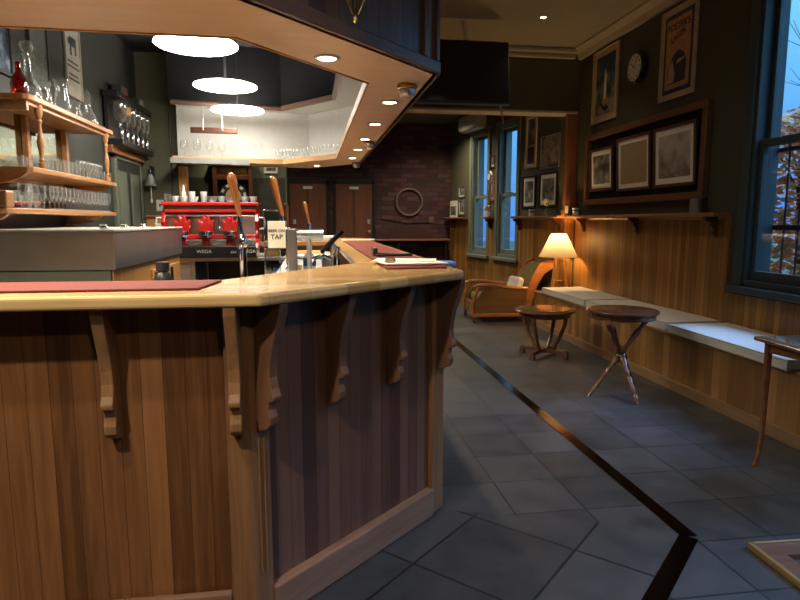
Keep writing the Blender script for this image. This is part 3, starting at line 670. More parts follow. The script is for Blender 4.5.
o=T('sauce_bottle','small black bottle with a round white mark standing behind the red bar mat','bottle',(-.575,2.45,1.03)); o.scale=(1.12,1.12,1.17)
MB().lathe([(.001,0),(.028,0),(.03,.008),(.03,.085),(.022,.10),(.018,.106)],16,caps=False).build('body', M['black'], o, smooth=True)
MB().lathe([(.022,.108),(.022,.138),(.001,.14)],16).build('cap', M['black'], o, smooth=True)
MB().lathe([(.001,.0),(.012,.0),(.012,.002),(.001,.002)],14,TR(.018,-.026,.055)@RX(PI/2)@RY(rad(-32)),caps=False).build('mark', M['white'], o)

# red mats
def matobj(pts,label):
    o=MB().prism(pts,0,.007).build('bar_mat', M['redmat'], loc=(0,0,1.1455), bevel=.002); return tag(o,label,'bar mat',None)
matobj([(-2.6,1.845),(-.335,1.845),(-.302,2.10),(-2.6,2.12)],'red bar mat lying along the front counter at left')
matobj([(.315,2.52),(.588,2.56),(.602,6.05),(.325,6.1)],'long red bar mat on the counter run going back to the doors')

# ------------------------------------------------------------------ coffee machine and back bench
t=T('back_bench','stainless back bench with a fridge door below the red coffee machine','bench counter',(-.9,6.95,0))
MB().box(-.9,1.0,-.5,.35,.935,.975).build('worktop', M['steel'], t, bevel=.004)
MB().box(-.88,-.30,-.46,.33,.1,.935).build('fridge_body', M['steel'], t, bevel=.004)
fd=MB().box(-.86,-.34,-.485,-.46,.15,.91).build('fridge_door', M['steel'], t, bevel=.006)
MB().box(-.72,-.52,-.50,-.485,.845,.865).build('door_handle', M['chrome'], fd, bevel=.003)
MB().box(-.28,.98,.25,.33,.1,.935).build('back_panel', M['black'], t); MB().box(.93,.98,-.46,.33,.0,.935).build('end_panel', M['steel'], t)
MB().box(-.28,.93,-.40,.25,.48,.50).build('shelf', M['steel'], t)
cm=T('coffee_machine','large red three-group espresso machine on the stainless back bench','coffee machine',(-1.03,6.62,.975)); cm.scale=(1,1,.925)
W=.49
MB().prism([(-.24,.0),(.26,.0),(.26,.52),(-.02,.52),(-.04,.46),(.02,.44),(.06,.24),(.02,.20),(-.05,.18),(-.05,.10),(-.24,.09)],-W+.03,W-.03,Matrix(((0,0,1,0),(1,0,0,0),(0,1,0,0),(0,0,0,1)))).build('body', M['steelbox'], cm, bevel=.006)
for sx in (-1,1): MB().prism([(-.22,.10),(.27,.10),(.27,.55),(-.02,.55),(-.14,.40),(-.10,.30),(-.06,.20),(-.18,.16)],-.02,.02,Matrix(((0,0,1,0),(1,0,0,0),(0,1,0,0),(0,0,0,1)))).build('side_panel', M['red'], cm, loc=(sx*(W-.02),0,0), bevel=.008)
MB().box(-W,W,-.10,.27,.575,.615).build('cup_tray', M['red'], cm, bevel=.012)
MB().box(-W+.02,W-.02,-.08,.25,.613,.618).build('tray_plate', M['steel'], cm)
MB().box(-W+.02,W-.02,-.075,.25,.53,.575).build('tray_gap', M['mahog'], cm)
MB().box(-W+.03,W-.03,-.085,-.05,.50,.535).build('top_band', M['red'], cm, bevel=.008)
MB().box(-W+.03,W-.03,-.10,-.03,.20,.255).build('lower_band', M['red'], cm, bevel=.012)
MB().box(-W+.02,W-.02,-.26,-.235,.0,.125).build('drip_tray_front', M['black'], cm, bevel=.006)
MB().box(-W+.03,W-.03,-.24,-.05,.125,.135).build('drip_grid', M['chrome'], cm)
MB().box(-W+.06,W-.06,-.255,-.20,.135,.165).build('cup_rail', M['clear'], cm)
for x in (-.28,-.04,.20):
    g=MB().prism([(-.055,.20),(.055,.20),(.07,.33),(.085,.42),(.04,.40),(.03,.47),(0,.44),(-.03,.47),(-.04,.40),(-.085,.42),(-.07,.33)],-.15,-.05,Matrix(((1,0,0,0),(0,0,1,0),(0,1,0,0),(0,0,0,1)))).build('group_head', M['red'], cm, loc=(x,0,0), bevel=.012)
    MB().lathe([(.045,-.02),(.066,.0),(.066,.045),(.05,.055)],18,TR(0,-.185,.245)).build('portafilter', M['chrome'], g, smooth=True)
    MB().tube([(0,-.20,.28),(0,-.32,.27)],[.014,.018],10).build('portafilter_handle', M['black'], g, smooth=True)
    MB().prism([(-.05,.13),(.05,.13),(.035,.24),(-.035,.24)],-.16,-.07,Matrix(((1,0,0,0),(0,0,1,0),(0,1,0,0),(0,0,0,1)))).build('spout_shield', M['red'], g, bevel=.008)
MB().tube([(.09,-.08,.46),(.09,-.13,.40),(.09,-.11,.28)],[.008,.012,.006],8).build('steam_lever', M['chrome'], cm, smooth=True)
for sx in (-1,1): MB().tube([(sx*(W-.02),-.06,.44),(sx*(W+.05),-.07,.44),(sx*(W+.065),-.07,.38),(sx*(W+.05),-.07,.32),(sx*(W-.02),-.06,.31)],.012,10).build('side_handle', M['cup'], cm, smooth=True)
for x in (-.34,-.05,.39): text('WEGA',.05,M['white'],cm,(x,-.262,.07))
text('444',.04,M['white'],cm,(.24,-.262,.06))
# cups on the machine
cupP=[(.001,.006),(.024,0),(.026,.004),(.036,.03),(.042,.062),(.039,.062),(.032,.03),(.001,.012)]
tall=[(.001,.006),(.028,0),(.03,.004),(.037,.11),(.035,.11),(.028,.012),(.001,.012)]
def cup(x,y,prof,label,name='cup',mat='cup',grp='cups on the coffee machine'):
    o=MB().lathe(prof,16,caps=False).build(name, M[mat], smooth=True, loc=(-1.03+x,6.62+y,1.547)); tag(o,label,'cup',grp)
cup(-.45,.05,tumbler(.085,.034),'clear tumbler at the left end of the coffee machine top','tumbler','glass')
for x in (-.37,-.28,.10,.34,.43): cup(x,.02,cupP,'white espresso cup standing on the red machine top')
cup(-.20,.03,tall,'left one of two tall white cups on the machine top'); cup(-.08,.03,tall,'right one of two tall white cups on the machine top')
cup(-.30,.12,[(.001,0),(.022,0),(.024,.01),(.024,.10),(.010,.13),(.010,.18),(.001,.185)],'white bottle with a thin neck behind the cups','bottle')
for x,l in ((.01,'left steel bowl among the cups on the machine'),(.20,'right steel bowl among the cups on the machine')): cup(x,-.02,[(.001,.004),(.035,0),(.05,.025),(.056,.06),(.053,.06),(.045,.02),(.001,.008)],l,'bowl','steel')
for x in (-.20,.33): cup(x,.17,cupP,'white cup in the back row on the machine top')
# grinder bits and storage right of the machine
t=T('storage_tub','blue plastic tub under the back bench by the tap tower','tub',(-.24,6.72,.50)); MB().prism([(-.17,-.2),(.17,-.2),(.17,.2),(-.17,.2)],0,.375).build('body', M['blue'], t, bevel=.02); MB().box(-.18,.18,-.21,.21,.375,.40).build('lid', M['blue'], t, bevel=.008)
t=T('carton','white carton standing left of the blue tub','carton',(-.47,6.70,.50)); MB().box(-.035,.035,-.05,.05,0,.36).build('body', M['white'], t, bevel=.004); MB().prism([(-.05,0),(.05,0),(0,.05)],-.035,.035,Matrix(((0,0,1,0),(1,0,0,0),(0,1,0,0),(0,0,0,1)))).build('gable', M['white'], t, loc=(0,0,.36))
t=T('knock_box','black boxy tray between the coffee machine and the tap sign','box',(-.33,6.6,.975)); MB().box(-.16,.16,-.12,.12,0,.09).build('body', M['black'], t, bevel=.01); MB().box(-.18,.18,-.13,.13,.09,.11).build('lid', M['dark'], t, bevel=.006)
t=T('worktable','pale wood and white table with pans behind the tap tower','table',(-.1,8.0,0))
MB().box(-.5,.45,-.3,.3,1.04,1.09).build('top', M['edge'], t, bevel=.005)
for sx in (-.42,.38):
    for sy in (-.25,.25): MB().box(sx-.03,sx+.03,sy-.03,sy+.03,0,1.04).build('leg', M['edge'], t)
for i,(x,l) in enumerate(((-.33,'left metal pan on the pale table behind the taps'),(-.15,'right metal pan on the pale table behind the taps'))):
    o=MB().lathe([(.001,.01),(.07,0),(.085,.02),(.09,.09),(.086,.09),(.08,.02),(.001,.014)],18,caps=False).build('pan', M['greywall'], smooth=True, loc=(-.1+x,7.9,1.09)); tag(o,l,'pan')
o=MB().box(-.22,.22,-.12,.12,0,.07).build('tray', M['white'], loc=(.10,7.95,1.09), bevel=.02); tag(o,'white shallow tray on the pale table behind the taps','tray')

# ------------------------------------------------------------------ taps
hp=[(.008,0),(.011,.06),(.012,.25),(.017,.6),(.021,.82),(.019,.93),(.012,.985),(.002,1)]
def lever(par,a,b_,name='handle',k=1): return MB().turned(a,b_,[(r*k,t_) for r,t_ in hp],14).build(name, M['handle'], par, smooth=True)
t=T('beer_tap','chrome beer tap with one tall wooden handle in front of the coffee machine','tap',(-.297,2.72,1.03))
MB().lathe([(.04,0),(.04,.012),(.02,.02),(.016,.06),(.016,.19),(.022,.20),(.022,.24),(.012,.26)],16).build('column', M['chrome'], t, smooth=True)
MB().tube([(0,-.0,.22),(0,-.06,.225),(0,-.085,.20),(0,-.085,.15)],[.012,.012,.011,.009],10).build('spout', M['chrome'], t, smooth=True)
MB().tube([(.0,0,.25),(-.012,0,.34)],[.010,.009],10).build('lever_stem', M['chrome'], t, smooth=True)
lever(t,(-.008,0,.335),(-.040,-.01,.525))
t=T('tap_tower','square chrome tap tower with a side pipe and two wooden handles','tap',(-.09,3.02,1.03))
MB().box(-.028,.022,-.028,.028,0,.285).build('column', M['towerchrome'], t, bevel=.008)
MB().tube([(.02,0,.255),(.15,0,.255)],.026,16).build('side_pipe', M['towerchrome'], t, smooth=True)
MB().tube([(.08,0,.05),(.08,0,.24)],.012,10).build('pipe_leg', M['steel'], t)
MB().tube([(.09,0,.26),(.085,0,.31)],.006,10).build('lever_stem', M['chrome'], t)
MB().tube([(-.04,0,.27),(-.05,0,.35)],.009,10).build('lever_stem', M['chrome'], t)
lever(t,(-.045,0,.34),(-.092,-.01,.535)); lever(t,(.012,.6,.33),(-.012,.6,.43)) if False else None
lever(t,(.085,0,.30),(.060,-.01,.415),k=.55)
t=T('beer_tap','small rear tap with a short wooden handle beside the tap tower','tap',(-.155,4.15,1.03))
MB().lathe([(.03,0),(.03,.012),(.014,.02),(.014,.22),(.02,.23),(.02,.27),(.01,.28)],14).build('column', M['chrome'], t, smooth=True)
lever(t,(0,0,.27),(-.012,0,.44))
MB().tube([(0,0,.24),(0,-.06,.24),(0,-.07,.18)],.010,10).build('spout', M['chrome'], t, smooth=True)
t=T('tap_sign','white sign with dark lettering hung on the tap tower','sign',(-.163,2.965,1.285))
MB().box(-.042,.042,-.006,0,-.065,.065).build('board', M['ivory'], t, bevel=.002)
MB().tube([(.03,0,.06),(.05,.03,.06)],.004,6).build('hook', M['chrome'], t)
text('BEER ON',.019,M['ink'],t,(0,-.0065,.018)); text('TAP',.032,M['ink'],t,(0,-.0065,-.012))
t=T('drink_jug','clear plastic jug behind the tap sign','jug',(-.20,3.2,1.03)); MB().box(-.04,.04,-.04,.04,.0,.38).build('body', M['clear'], t, bevel=.01); MB().tube([(.04,0,.32),(.075,0,.30),(.075,0,.14),(.04,0,.12)],.006,8).build('handle', M['clear'], t)
# things by the sink
t=T('spray_bottle','clear bottle with a blue label by the sink behind the counter','bottle',(-.012,3.9,1.03))
MB().lathe([(.001,0),(.038,0),(.04,.01),(.04,.09),(.03,.115),(.015,.125),(.015,.14)],16,caps=False).build('body', M['white'], t, smooth=True)
MB().lathe([(.018,.14),(.018,.165),(.001,.167)],12).build('cap', M['cup'], t, smooth=True)
MB().lathe([(.041,.035),(.0415,.036),(.0415,.085),(.041,.086)],16,caps=False).build('paper_label', M['label'], t, smooth=True)
t=T('drip_tray','black drip tray on the worktop behind the counter corner','tray',(.06,3.45,1.03)); MB().box(-.10,.10,-.12,.12,0,.04).build('pan', M['black'], t, bevel=.006); MB().box(-.085,.085,-.105,.105,.04,.044).build('grid', M['dark'], t)
t=T('sponge_tub','green topped tub on the worktop beside the tablet stand','tub',(.10,4.05,1.03)); MB().lathe([(.03,0),(.036,.06),(.036,.065)],16).build('tub', M['cup'], t, smooth=True); MB().lathe([(.034,.066),(.03,.09),(.001,.092)],16).build('sponge', M['green'], t, smooth=True)
o=MB().lathe([(.001,0),(.04,0),(.045,.05),(.04,.055),(.001,.055)],16,caps=False).build('bowl', M['linen'], smooth=True, loc=(-.10,3.75,1.03)); tag(o,'cream bowl left of the clear bottle by the sink','bowl')
t=T('mixer_tap','chrome sink mixer tap behind the counter bend','tap',(.13,3.62,1.03))
MB().lathe([(.03,0),(.03,.015),(.018,.03),(.018,.09),(.022,.10),(.022,.12),(.001,.125)],14).build('base', M['chrome'], t, smooth=True)
MB().tube([(0,0,.09),(-.06,-.04,.12),(-.12,-.08,.10),(-.13,-.09,.06)],.012,10).build('spout', M['chrome'], t, smooth=True)
MB().tube([(0,0,.12),(.03,-.06,.16)],[.007,.010],8).build('lever', M['chrome'], t, smooth=True)
t=T('tablet_stand','slanted dark order tablet on a chrome arm beside the counter run','tablet',(.115,4.0,1.03))
MB().box(-.012,.012,-.11,.11,-.10,.10).build('screen', M['screen'], t, loc=(.02,0,.185), rot=(0,rad(45),0), bevel=.004)
MB().tube([(.06,0,0),(.06,0,.08),(.03,0,.17)],.012,10).build('arm', M['chrome'], t, smooth=True); MB().lathe([(.05,0),(.05,.01),(.02,.015)],16,TR(.06,0,0)).build('foot', M['chrome'], t, smooth=True)
o=MB().box(-.17,.12,-.2,.2,0,.045).build('wooden_tray', M['orange'], loc=(.0,5.6,1.03), bevel=.01); tag(o,'orange wooden tray on the worktop behind the tap pipe','tray')
o=MB().box(-.12,.12,-.09,.09,0,.04).build('folded_cloth', M['cup'], loc=(.0,5.2,1.03), bevel=.015); tag(o,'folded white cloth on the worktop before the wooden tray','cloth')
# items on the run mat
t=T('paper_stack','loose white papers on a clipboard lying on the red counter mat','papers',(.46,2.80,1.153))
MB().box(-.12,.12,-.16,.16,0,.004).build('clipboard', M['redmat'], t, rz=rad(-18))
MB().box(-.148,.148,-.105,.105,.0045,.008).build('sheet', M['paper'], t, loc=(.0,-.03,0), rz=rad(8)); MB().box(-.148,.148,-.105,.105,.0085,.011).build('sheet', M['paper'], t, loc=(-.01,.08,0), rz=rad(-14))
MB().prism([(-.02,0),(.02,0),(.016,.018),(-.016,.018)],-.03,.03,RX(PI/2)).build('clip', M['chrome'], t, loc=(-.10,-.06,.011), rz=rad(-20))
t=T('tablet_holder','black triangular stand lying on the red counter mat','stand',(.45,3.42,1.153))
MB().tube([(-.08,-.10,.006),(.12,-.02,.006),(-.09,.10,.006),(-.08,-.10,.006)],.007,8).build('frame', M['black'], t)
MB().box(-.10,-.075,-.02,.10,0,.045).build('upright', M['black'], t, bevel=.004)
o=MB().box(-.18,.18,-.04,.04,0,.012).build('ruler_tray', M['cup'], loc=(.50,6.5,1.1455), bevel=.003); tag(o,'white strip of paper at the far end of the counter run','paper strip')

# ------------------------------------------------------------------ back wall things
t=T('wall_cabinet','dark wooden wall cabinet with a round black and white board inside','cabinet',(-1.29,10.70,0))
MB().box(-.33,-.26,-.09,0,1.15,2.32).box(.26,.33,-.09,0,1.15,2.32).build('post', M['mahog'], t, bevel=.006)
MB().box(-.36,.36,-.11,0,2.28,2.38).box(-.26,.26,-.09,0,2.04,2.12).build('rail', M['mahog'], t, bevel=.006)
MB().box(-.26,.26,-.03,0,1.15,2.04).build('back_panel', M['blackmat'], t)
MB().box(-.26,.26,-.05,0,2.12,2.28).build('frieze', M['redwood'], t); MB().box(-.2,-.02,-.056,-.05,2.16,2.23).box(.04,.22,-.056,-.05,2.16,2.23).build('plaque', M['gilt'], t)
MB().lathe([(.001,0),(.23,0),(.23,.03),(.001,.03)],36,TR(0,-.03,1.77)@RX(PI/2),caps=False).build('round_board', M['ink'], t, smooth=True)
for k in range(10):
    a0=2*PI*k/10; pts=[(r*math.cos(a0+da),r*math.sin(a0+da)) for r,da in ((.17,0),(.215,0),(.215,.31),(.17,.31))]
    MB().prism(pts,.03,.034,TR(0,-.03,1.77)@RX(PI/2)).build('white_segment', M['white'], t)
MB().lathe([(.001,.03),(.13,.03),(.13,.034),(.001,.034)],24,TR(0,-.03,1.77)@RX(PI/2),caps=False).build('centre', M['poster_cream'], t)
MB().box(-.4,.4,-.35,0,1.08,1.15).build('ledge', M['redwood'], t, bevel=.006)
downlight((-1.32,10.3,3.13),'lit downlight shining on the wall cabinet beyond the bar',None)
def blank(t,a,b_): pass
picture('picture','small white framed picture on the green wall left of the doors',(-.66,10.75,2.23),PI,.24,.14,.02,'white',.02,'paper',art_mat('smallart',bw,20,3,2))
hp_=T('hoop','round cane hoop hanging on the dark brick wall','hoop',(1.84,11.27,1.705))
MB().lathe([(.235,-.012),(.25,-.016),(.262,0),(.25,.016),(.235,.012),(.235,-.012)],48,RX(PI/2),caps=False).build('ring', M['hoop'], hp_, smooth=True)
MB().lathe([(.224,-.005),(.230,-.007),(.234,0),(.230,.007),(.224,.005),(.224,-.005)],48,RX(PI/2),caps=False).build('inner_band', M['trim'], hp_, smooth=True)
t=T('power_outlet','old power outlet with cable on the brick wall right of the hoop','outlet',(2.27,11.3,1.37)); MB().box(-.05,.05,-.02,0,-.06,.06).build('plate', M['trim'], t, bevel=.005); MB().tube([(-.05,-.01,-.05),(-.5,-.01,-.06),(-.95,-.01,.02)],.006,6).build('cable', M['black'], t)
t=T('drinks_ledge','long narrow drinks ledge along the brick wall on thin legs','ledge',(0,11.28,0))
MB().box(1.05,2.58,-.28,0,.985,1.015).build('top', M['redwood'], t, bevel=.005)
for x in (1.6,2.5): MB().tube([(x,-.24,0),(x,-.24,.985)],.018,8).build('leg', M['black'], t)
for x in (1.3,2.1): MB().tube([(x,-.24,.98),(x,-.012,.75)],.012,8).build('strut', M['black'], t)
t=T('low_stool','low stool with a blue patterned seat below the brick wall ledge','stool',(2.12,9.6,0))
MB().box(-.19,.19,-.19,.19,.60,.70).build('seat', M['bluecloth'], t, bevel=.03)
for sx in (-.15,.15):
    for sy in (-.15,.15): MB().tube([(sx,sy,.60),(sx*1.15,sy*1.15,0)],.016,8).build('leg', M['mahog'], t)

# ------------------------------------------------------------------ TV
t=T('television','large black television on a wall arm, tilted down in front of the beam','television',(1.60,6.45,2.91))
MB().box(-.53,.53,-.03,.04,-.335,.335).build('casing', M['black'], t, rot=(rad(-8),0,0), bevel=.008)
MB().box(-.515,.515,-.034,-.03,-.305,.32).build('screen', M['screen'], t, rot=(rad(-8),0,0))
MB().tube([(0,.04,.02),(-.2,.45,.02),(0,.90,.02)],.03,10).build('wall_arm', M['black'], t)
MB().box(-.12,.12,.88,.971,-.12,.16).build('wall_plate', M['black'], t, bevel=.006)
MB().tube([(.45,.05,-.30),(.62,.5,-.31),(.78,.93,-.36)],.012,8).build('cable', M['dark'], t, smooth=True)

# ------------------------------------------------------------------ right wall pictures
RW=PI/2
def bird(t,a,b_):
    MB().prism([(-.02,-.16),(.03,-.14),(.035,.08),(.0,.18),(-.015,.08)],.012,.015,Matrix(((-1,0,0,0),(0,0,1,0),(0,1,0,0),(0,0,0,1)))).build('picture_figure', M['paper'], t)
    MB().prism([(-.10,-.25),(-.03,-.17),(.0,-.10),(.06,-.16),(.09,-.23),(.02,-.28),(-.03,-.33)],.012,.0145,Matrix(((-1,0,0,0),(0,0,1,0),(0,1,0,0),(0,0,0,1)))).build('picture_figure', M['poster_tan'], t)
    MB().prism([(-.10,-.20),(-.05,-.20),(.0,-.25),(.05,-.21),(.10,-.27),(.03,-.30),(-.02,-.28)],.0125,.0155,Matrix(((-1,0,0,0),(0,0,1,0),(0,1,0,0),(0,0,0,1)))).build('picture_figure', M['ink'], t)
picture('poster','framed blue poster with a white soaring shape, left of the clock',(XW,6.72,2.90),RW,.60,.82,.012,'poster_cream',.07,'poster_cream',art_mat('skyart',[(.35,.33,.26),(.10,.16,.16),(.02,.05,.075),(.02,.045,.06)],6,3,9,hor=.4),extra=bird,cat='poster')
def lager(t,a,b_):
    Q=Matrix(((-1,0,0,0),(0,0,1,0),(0,1,0,0),(0,0,0,1)))
    MB().box(-a+.035,a-.035,.012,.014,-b_+.04,b_-.04).build('tan_ground', M['poster_tan'], t)
    MB().prism([(-.15,-.27),(.13,-.27),(.14,-.10),(.10,-.02),(.02,.02),(-.06,-.01),(-.13,-.10)],.0142,.0155,Q).build('navy_shape', M['poster_navy'], t)
    MB().prism([(-.14,-.26),(-.04,-.26),(-.03,-.18),(-.07,-.06),(-.12,-.10)],.0157,.017,Q).prism([(.0,-.10),(.11,-.08),(.11,-.06),(.0,-.07)],.0157,.017,Q).build('pink_shape', M['poster_pink'], t)
    text("FOSTER'S",.085,M['ink'],t,(0,.0145,.235),(PI/2,0,PI))
    text("LAGER",.075,M['ink'],t,(.0,.0145,.145),(PI/2,rad(-14),PI))
picture('poster','framed tan and navy lettered beer poster nearest the window',(XW,5.33,2.89),RW,.55,.82,.012,'poster_cream',.045,'poster_cream',M['poster_navy'],extra=lager,cat='poster')
t=T('wall_clock','round wall clock with a pale dial and dark case between two posters','clock',(XW,6.0,2.91),RW)
MB().lathe([(.155,0),(.16,.03),(.15,.06),(.135,.065),(.13,.05)],36,RX(-PI/2)).build('case', M['black'], t, smooth=True)
MB().lathe([(.001,.058),(.135,.058),(.135,.062),(.001,.062)],36,RX(-PI/2),caps=False).build('dial', M['ivory'], t)
hr=MB()
for k in range(12): hr.box(-.004,.004,.062,.064,.095,.118,RY(k*PI/6))
hr.build('hour_marks', M['ink'], t)
MB().box(-.004,.004,.064,.066,-.01,.07,RY(rad(50))).build('hand', M['ink'], t); MB().box(-.003,.003,.066,.068,-.01,.10,RY(rad(-30))).build('hand', M['ink'], t)
MB().lathe([(.001,0),(.025,.0),(.02,.05),(.001,.055)],14,TR(-.04,.03,-.165)@RX(-PI/2)).build('chrome_knob', M['chrome'], t, smooth=True)
# long display box with three pictures
t=T('display_box','long shallow wooden wall box with a black back holding three pictures','display case',(XW,5.92,1.955),RW)
MB().box(-1.14,1.14,0,.065,.35,.415).box(-1.14,1.14,0,.065,-.415,-.35).box(-1.14,-1.075,0,.065,-.35,.35).box(1.075,1.14,0,.065,-.35,.35).build('frame', M['boxwood'], t, bevel=.008)
MB().box(-1.075,1.075,0,.012,-.35,.35).build('back_board', M['blackmat'], t)
picture('picture','small dark photograph at the left end of the long display box',(XW-.034,6.66,1.94),RW,.55,.48,.028,'mahog',.05,'paper',art_mat('photo1',bw,9,6,1,hor=-.3),'pictures in the display box',tilt=rad(-3))
picture('picture','plain tan document in the middle of the long display box',(XW-.034,5.96,1.95),RW,.66,.56,.028,'mahog',.045,'paper',art_mat('doc',[(.30,.22,.13),(.36,.27,.16)],30,4,2),'pictures in the display box',tilt=rad(-3))
picture('picture','pale landscape print at the window end of the long display box',(XW-.034,5.245,1.95),RW,.66,.56,.028,'mahog',.055,'paper',art_mat('photo3',[(.18,.15,.12),(.36,.31,.26),(.46,.42,.37),(.50,.46,.41)],7,7,4,hor=.7),'pictures in the display box',tilt=rad(-3))
# far wall pictures
def fpos(y,z,off=0):
    q=P1+FD*fs(y); return (q.x-off*FD.y,q.y+off*FD.x,z)
def tallx(t,a,b_): MB().box(-a+.01,a-.01,.012,.014,-b_+.02,-b_*.25).build('dark_panel', M['ink'], t); MB().box(-a,a,.012,.015,-b_*.22,-b_*.18).build('divider', M['poster_cream'], t)
picture('picture','tall narrow cream framed picture beside the right far window',fpos(8.40,2.47),FA,.30,.74,.035,'poster_cream',.02,'paper',art_mat('tallart',bw,16,5,6),extra=tallx)
picture('picture','unframed grey print of figures next to the red brown pillar',fpos(7.90,2.28),FA,.46,.44,.008,'greywall',.0,None,art_mat('figures',[(.04,.04,.04),(.16,.14,.12),(.30,.26,.22),(.16,.17,.18)],8,5,8))
picture('picture','black framed photograph nearer the far window above the dado shelf',fpos(8.42,1.765),FA,.38,.46,.03,'black',.05,'paper',art_mat('photo5',bw,12,6,11))
picture('picture','black framed photograph nearer the pillar above the dado shelf',fpos(7.92,1.775),FA,.46,.47,.03,'black',.055,'paper',art_mat('photo6',bw,14,6,12))
picture('picture','tiny dark framed picture high between the two far windows',fpos(9.565,2.30),FA,.17,.19,.02,'mahog',.02,'paper',art_mat('photo7',bw,20,4,13))
picture('picture','narrow red brown framed picture low between the two far windows',fpos(9.565,1.88),FA,.18,.42,.035,'redwood',.02,'paper',art_mat('photo8',bw,16,4,14))
picture('picture','small upper picture on the strip of wall left of the far windows',fpos(10.78,1.88),FA,.26,.20,.012,'greywall',.02,'paper',art_mat('photo9',bw,16,4,15))
picture('picture','small lower picture on the strip of wall left of the far windows',fpos(10.78,1.60),FA,.26,.28,.02,'greywall',.03,'paper',art_mat('photo10',bw,16,4,16))
t=T('wall_plate','round patterned plate hung beside the left far window','plate',fpos(9.66,2.06),FA); MB().lathe([(.001,.03),(.05,.03),(.09,.012),(.10,.015),(.095,.022),(.05,.04),(.001,.04)],24,RX(-PI/2),caps=False).build('dish', M['cup'], t, smooth=True); MB().lathe([(.055,.041),(.075,.036),(.075,.038),(.055,.043)],24,RX(-PI/2),caps=False).build('painted_ring', M['redmat'], t)
t=T('air_conditioner','white wall air conditioner high above the left far window','air conditioner',fpos(10.2,3.0),FA)
MB().prism([(0,-.13),(.16,-.13),(.20,-.08),(.20,.10),(.17,.13),(0,.13)],-.36,.36,Matrix(((0,0,1,0),(1,0,0,0),(0,1,0,0),(0,0,0,1)))).build('casing', M['ivory'], t, bevel=.01)
MB().box(-.32,.32,.165,.195,-.125,-.10).build('louvre', M['greywall'], t)
# things standing on the dado shelf
def onshelf(name,label,loc,build,cat,rz=0):
    t=T(name,label,cat,loc,rz); build(t); return t
def tumb(t): MB().lathe([(.001,.004),(.036,0),(.042,.09),(.040,.09),(.034,.006),(.001,.008)],18,caps=False).build('cup_body', M['cup'], t, smooth=True); MB().lathe([(.040,.05),(.0425,.051),(.0425,.07),(.041,.071)],18,caps=False).build('band', M['bluecloth'], t)
onshelf('tea_light_cup','white cup on the dado shelf in front of the pillar',(3.28,7.18,1.42),tumb,'cup')
onshelf('tea_light_cup','white cup on the dado shelf under the black framed photographs',fpos(8.22,1.42,.08),tumb,'cup')
onshelf('tea_light_cup','dim grey cup on the dado shelf at the window end of the display box',(3.28,4.80,1.42),lambda t:(MB().lathe([(.001,.004),(.045,0),(.048,.12),(.046,.12),(.04,.006),(.001,.008)],18,caps=False).build('cup_body', M['greywall'], t, smooth=True)),'cup')
def flower(t):
    MB().tube([(0,0,0),(.0,.0,.10),(.01,.01,.16)],.004,6).build('stem', M['green'], t)
    f=MB()
    for k in range(6): f.ell((.035*math.cos(k),.0,.18+.03*math.sin(k)),(.03,.012,.022),8,6)
    f.build('petals', M['linen'], t, smooth=True); MB().lathe([(.001,0),(.03,0),(.034,.06),(.02,.09),(.022,.1)],14,caps=False).build('vase', M['glass'], t, smooth=True)
onshelf('flower_vase','cream flower in a small glass vase beside the pillar',fpos(7.80,1.42,.10),flower,'flower')
onshelf('matchbox_stand','upright red and white box leaning on the pillar above the dado shelf',(3.22,7.33,1.42),lambda t:(MB().box(-.025,.025,-.012,.012,0,.16).build('card', M['redwood'], t),MB().box(-.022,.022,-.015,-.012,.03,.12).build('paper_label', M['paper'], t)),'box')
def bunch(t):
    MB().lathe([(.001,0),(.05,0),(.06,.08),(.058,.08),(.001,.01)],16,caps=False).build('pot', M['cup'], t, smooth=True); f=MB()
    for k in range(9): f.ell((random.uniform(-.05,.05),random.uniform(-.04,.04),.11+random.uniform(0,.05)),(.03,.03,.025),8,6)
    f.build('blossoms', M['poster_pink'], t, smooth=True)
onshelf('flower_pot','small white pot of pink flowers on the shelf between the far windows',fpos(9.565,1.42,.09),bunch,'flower pot')
t=T('photo_card','white picture card standing on the shelf left of the far windows','card',fpos(11.0,1.42,.07),FA); MB().box(-.16,.16,-.008,.008,0,.30).build('card', M['paper'], t); MB().box(-.13,.13,.008,.011,.04,.2).build('print', art_mat('cardart',bw,16,4,21), t)

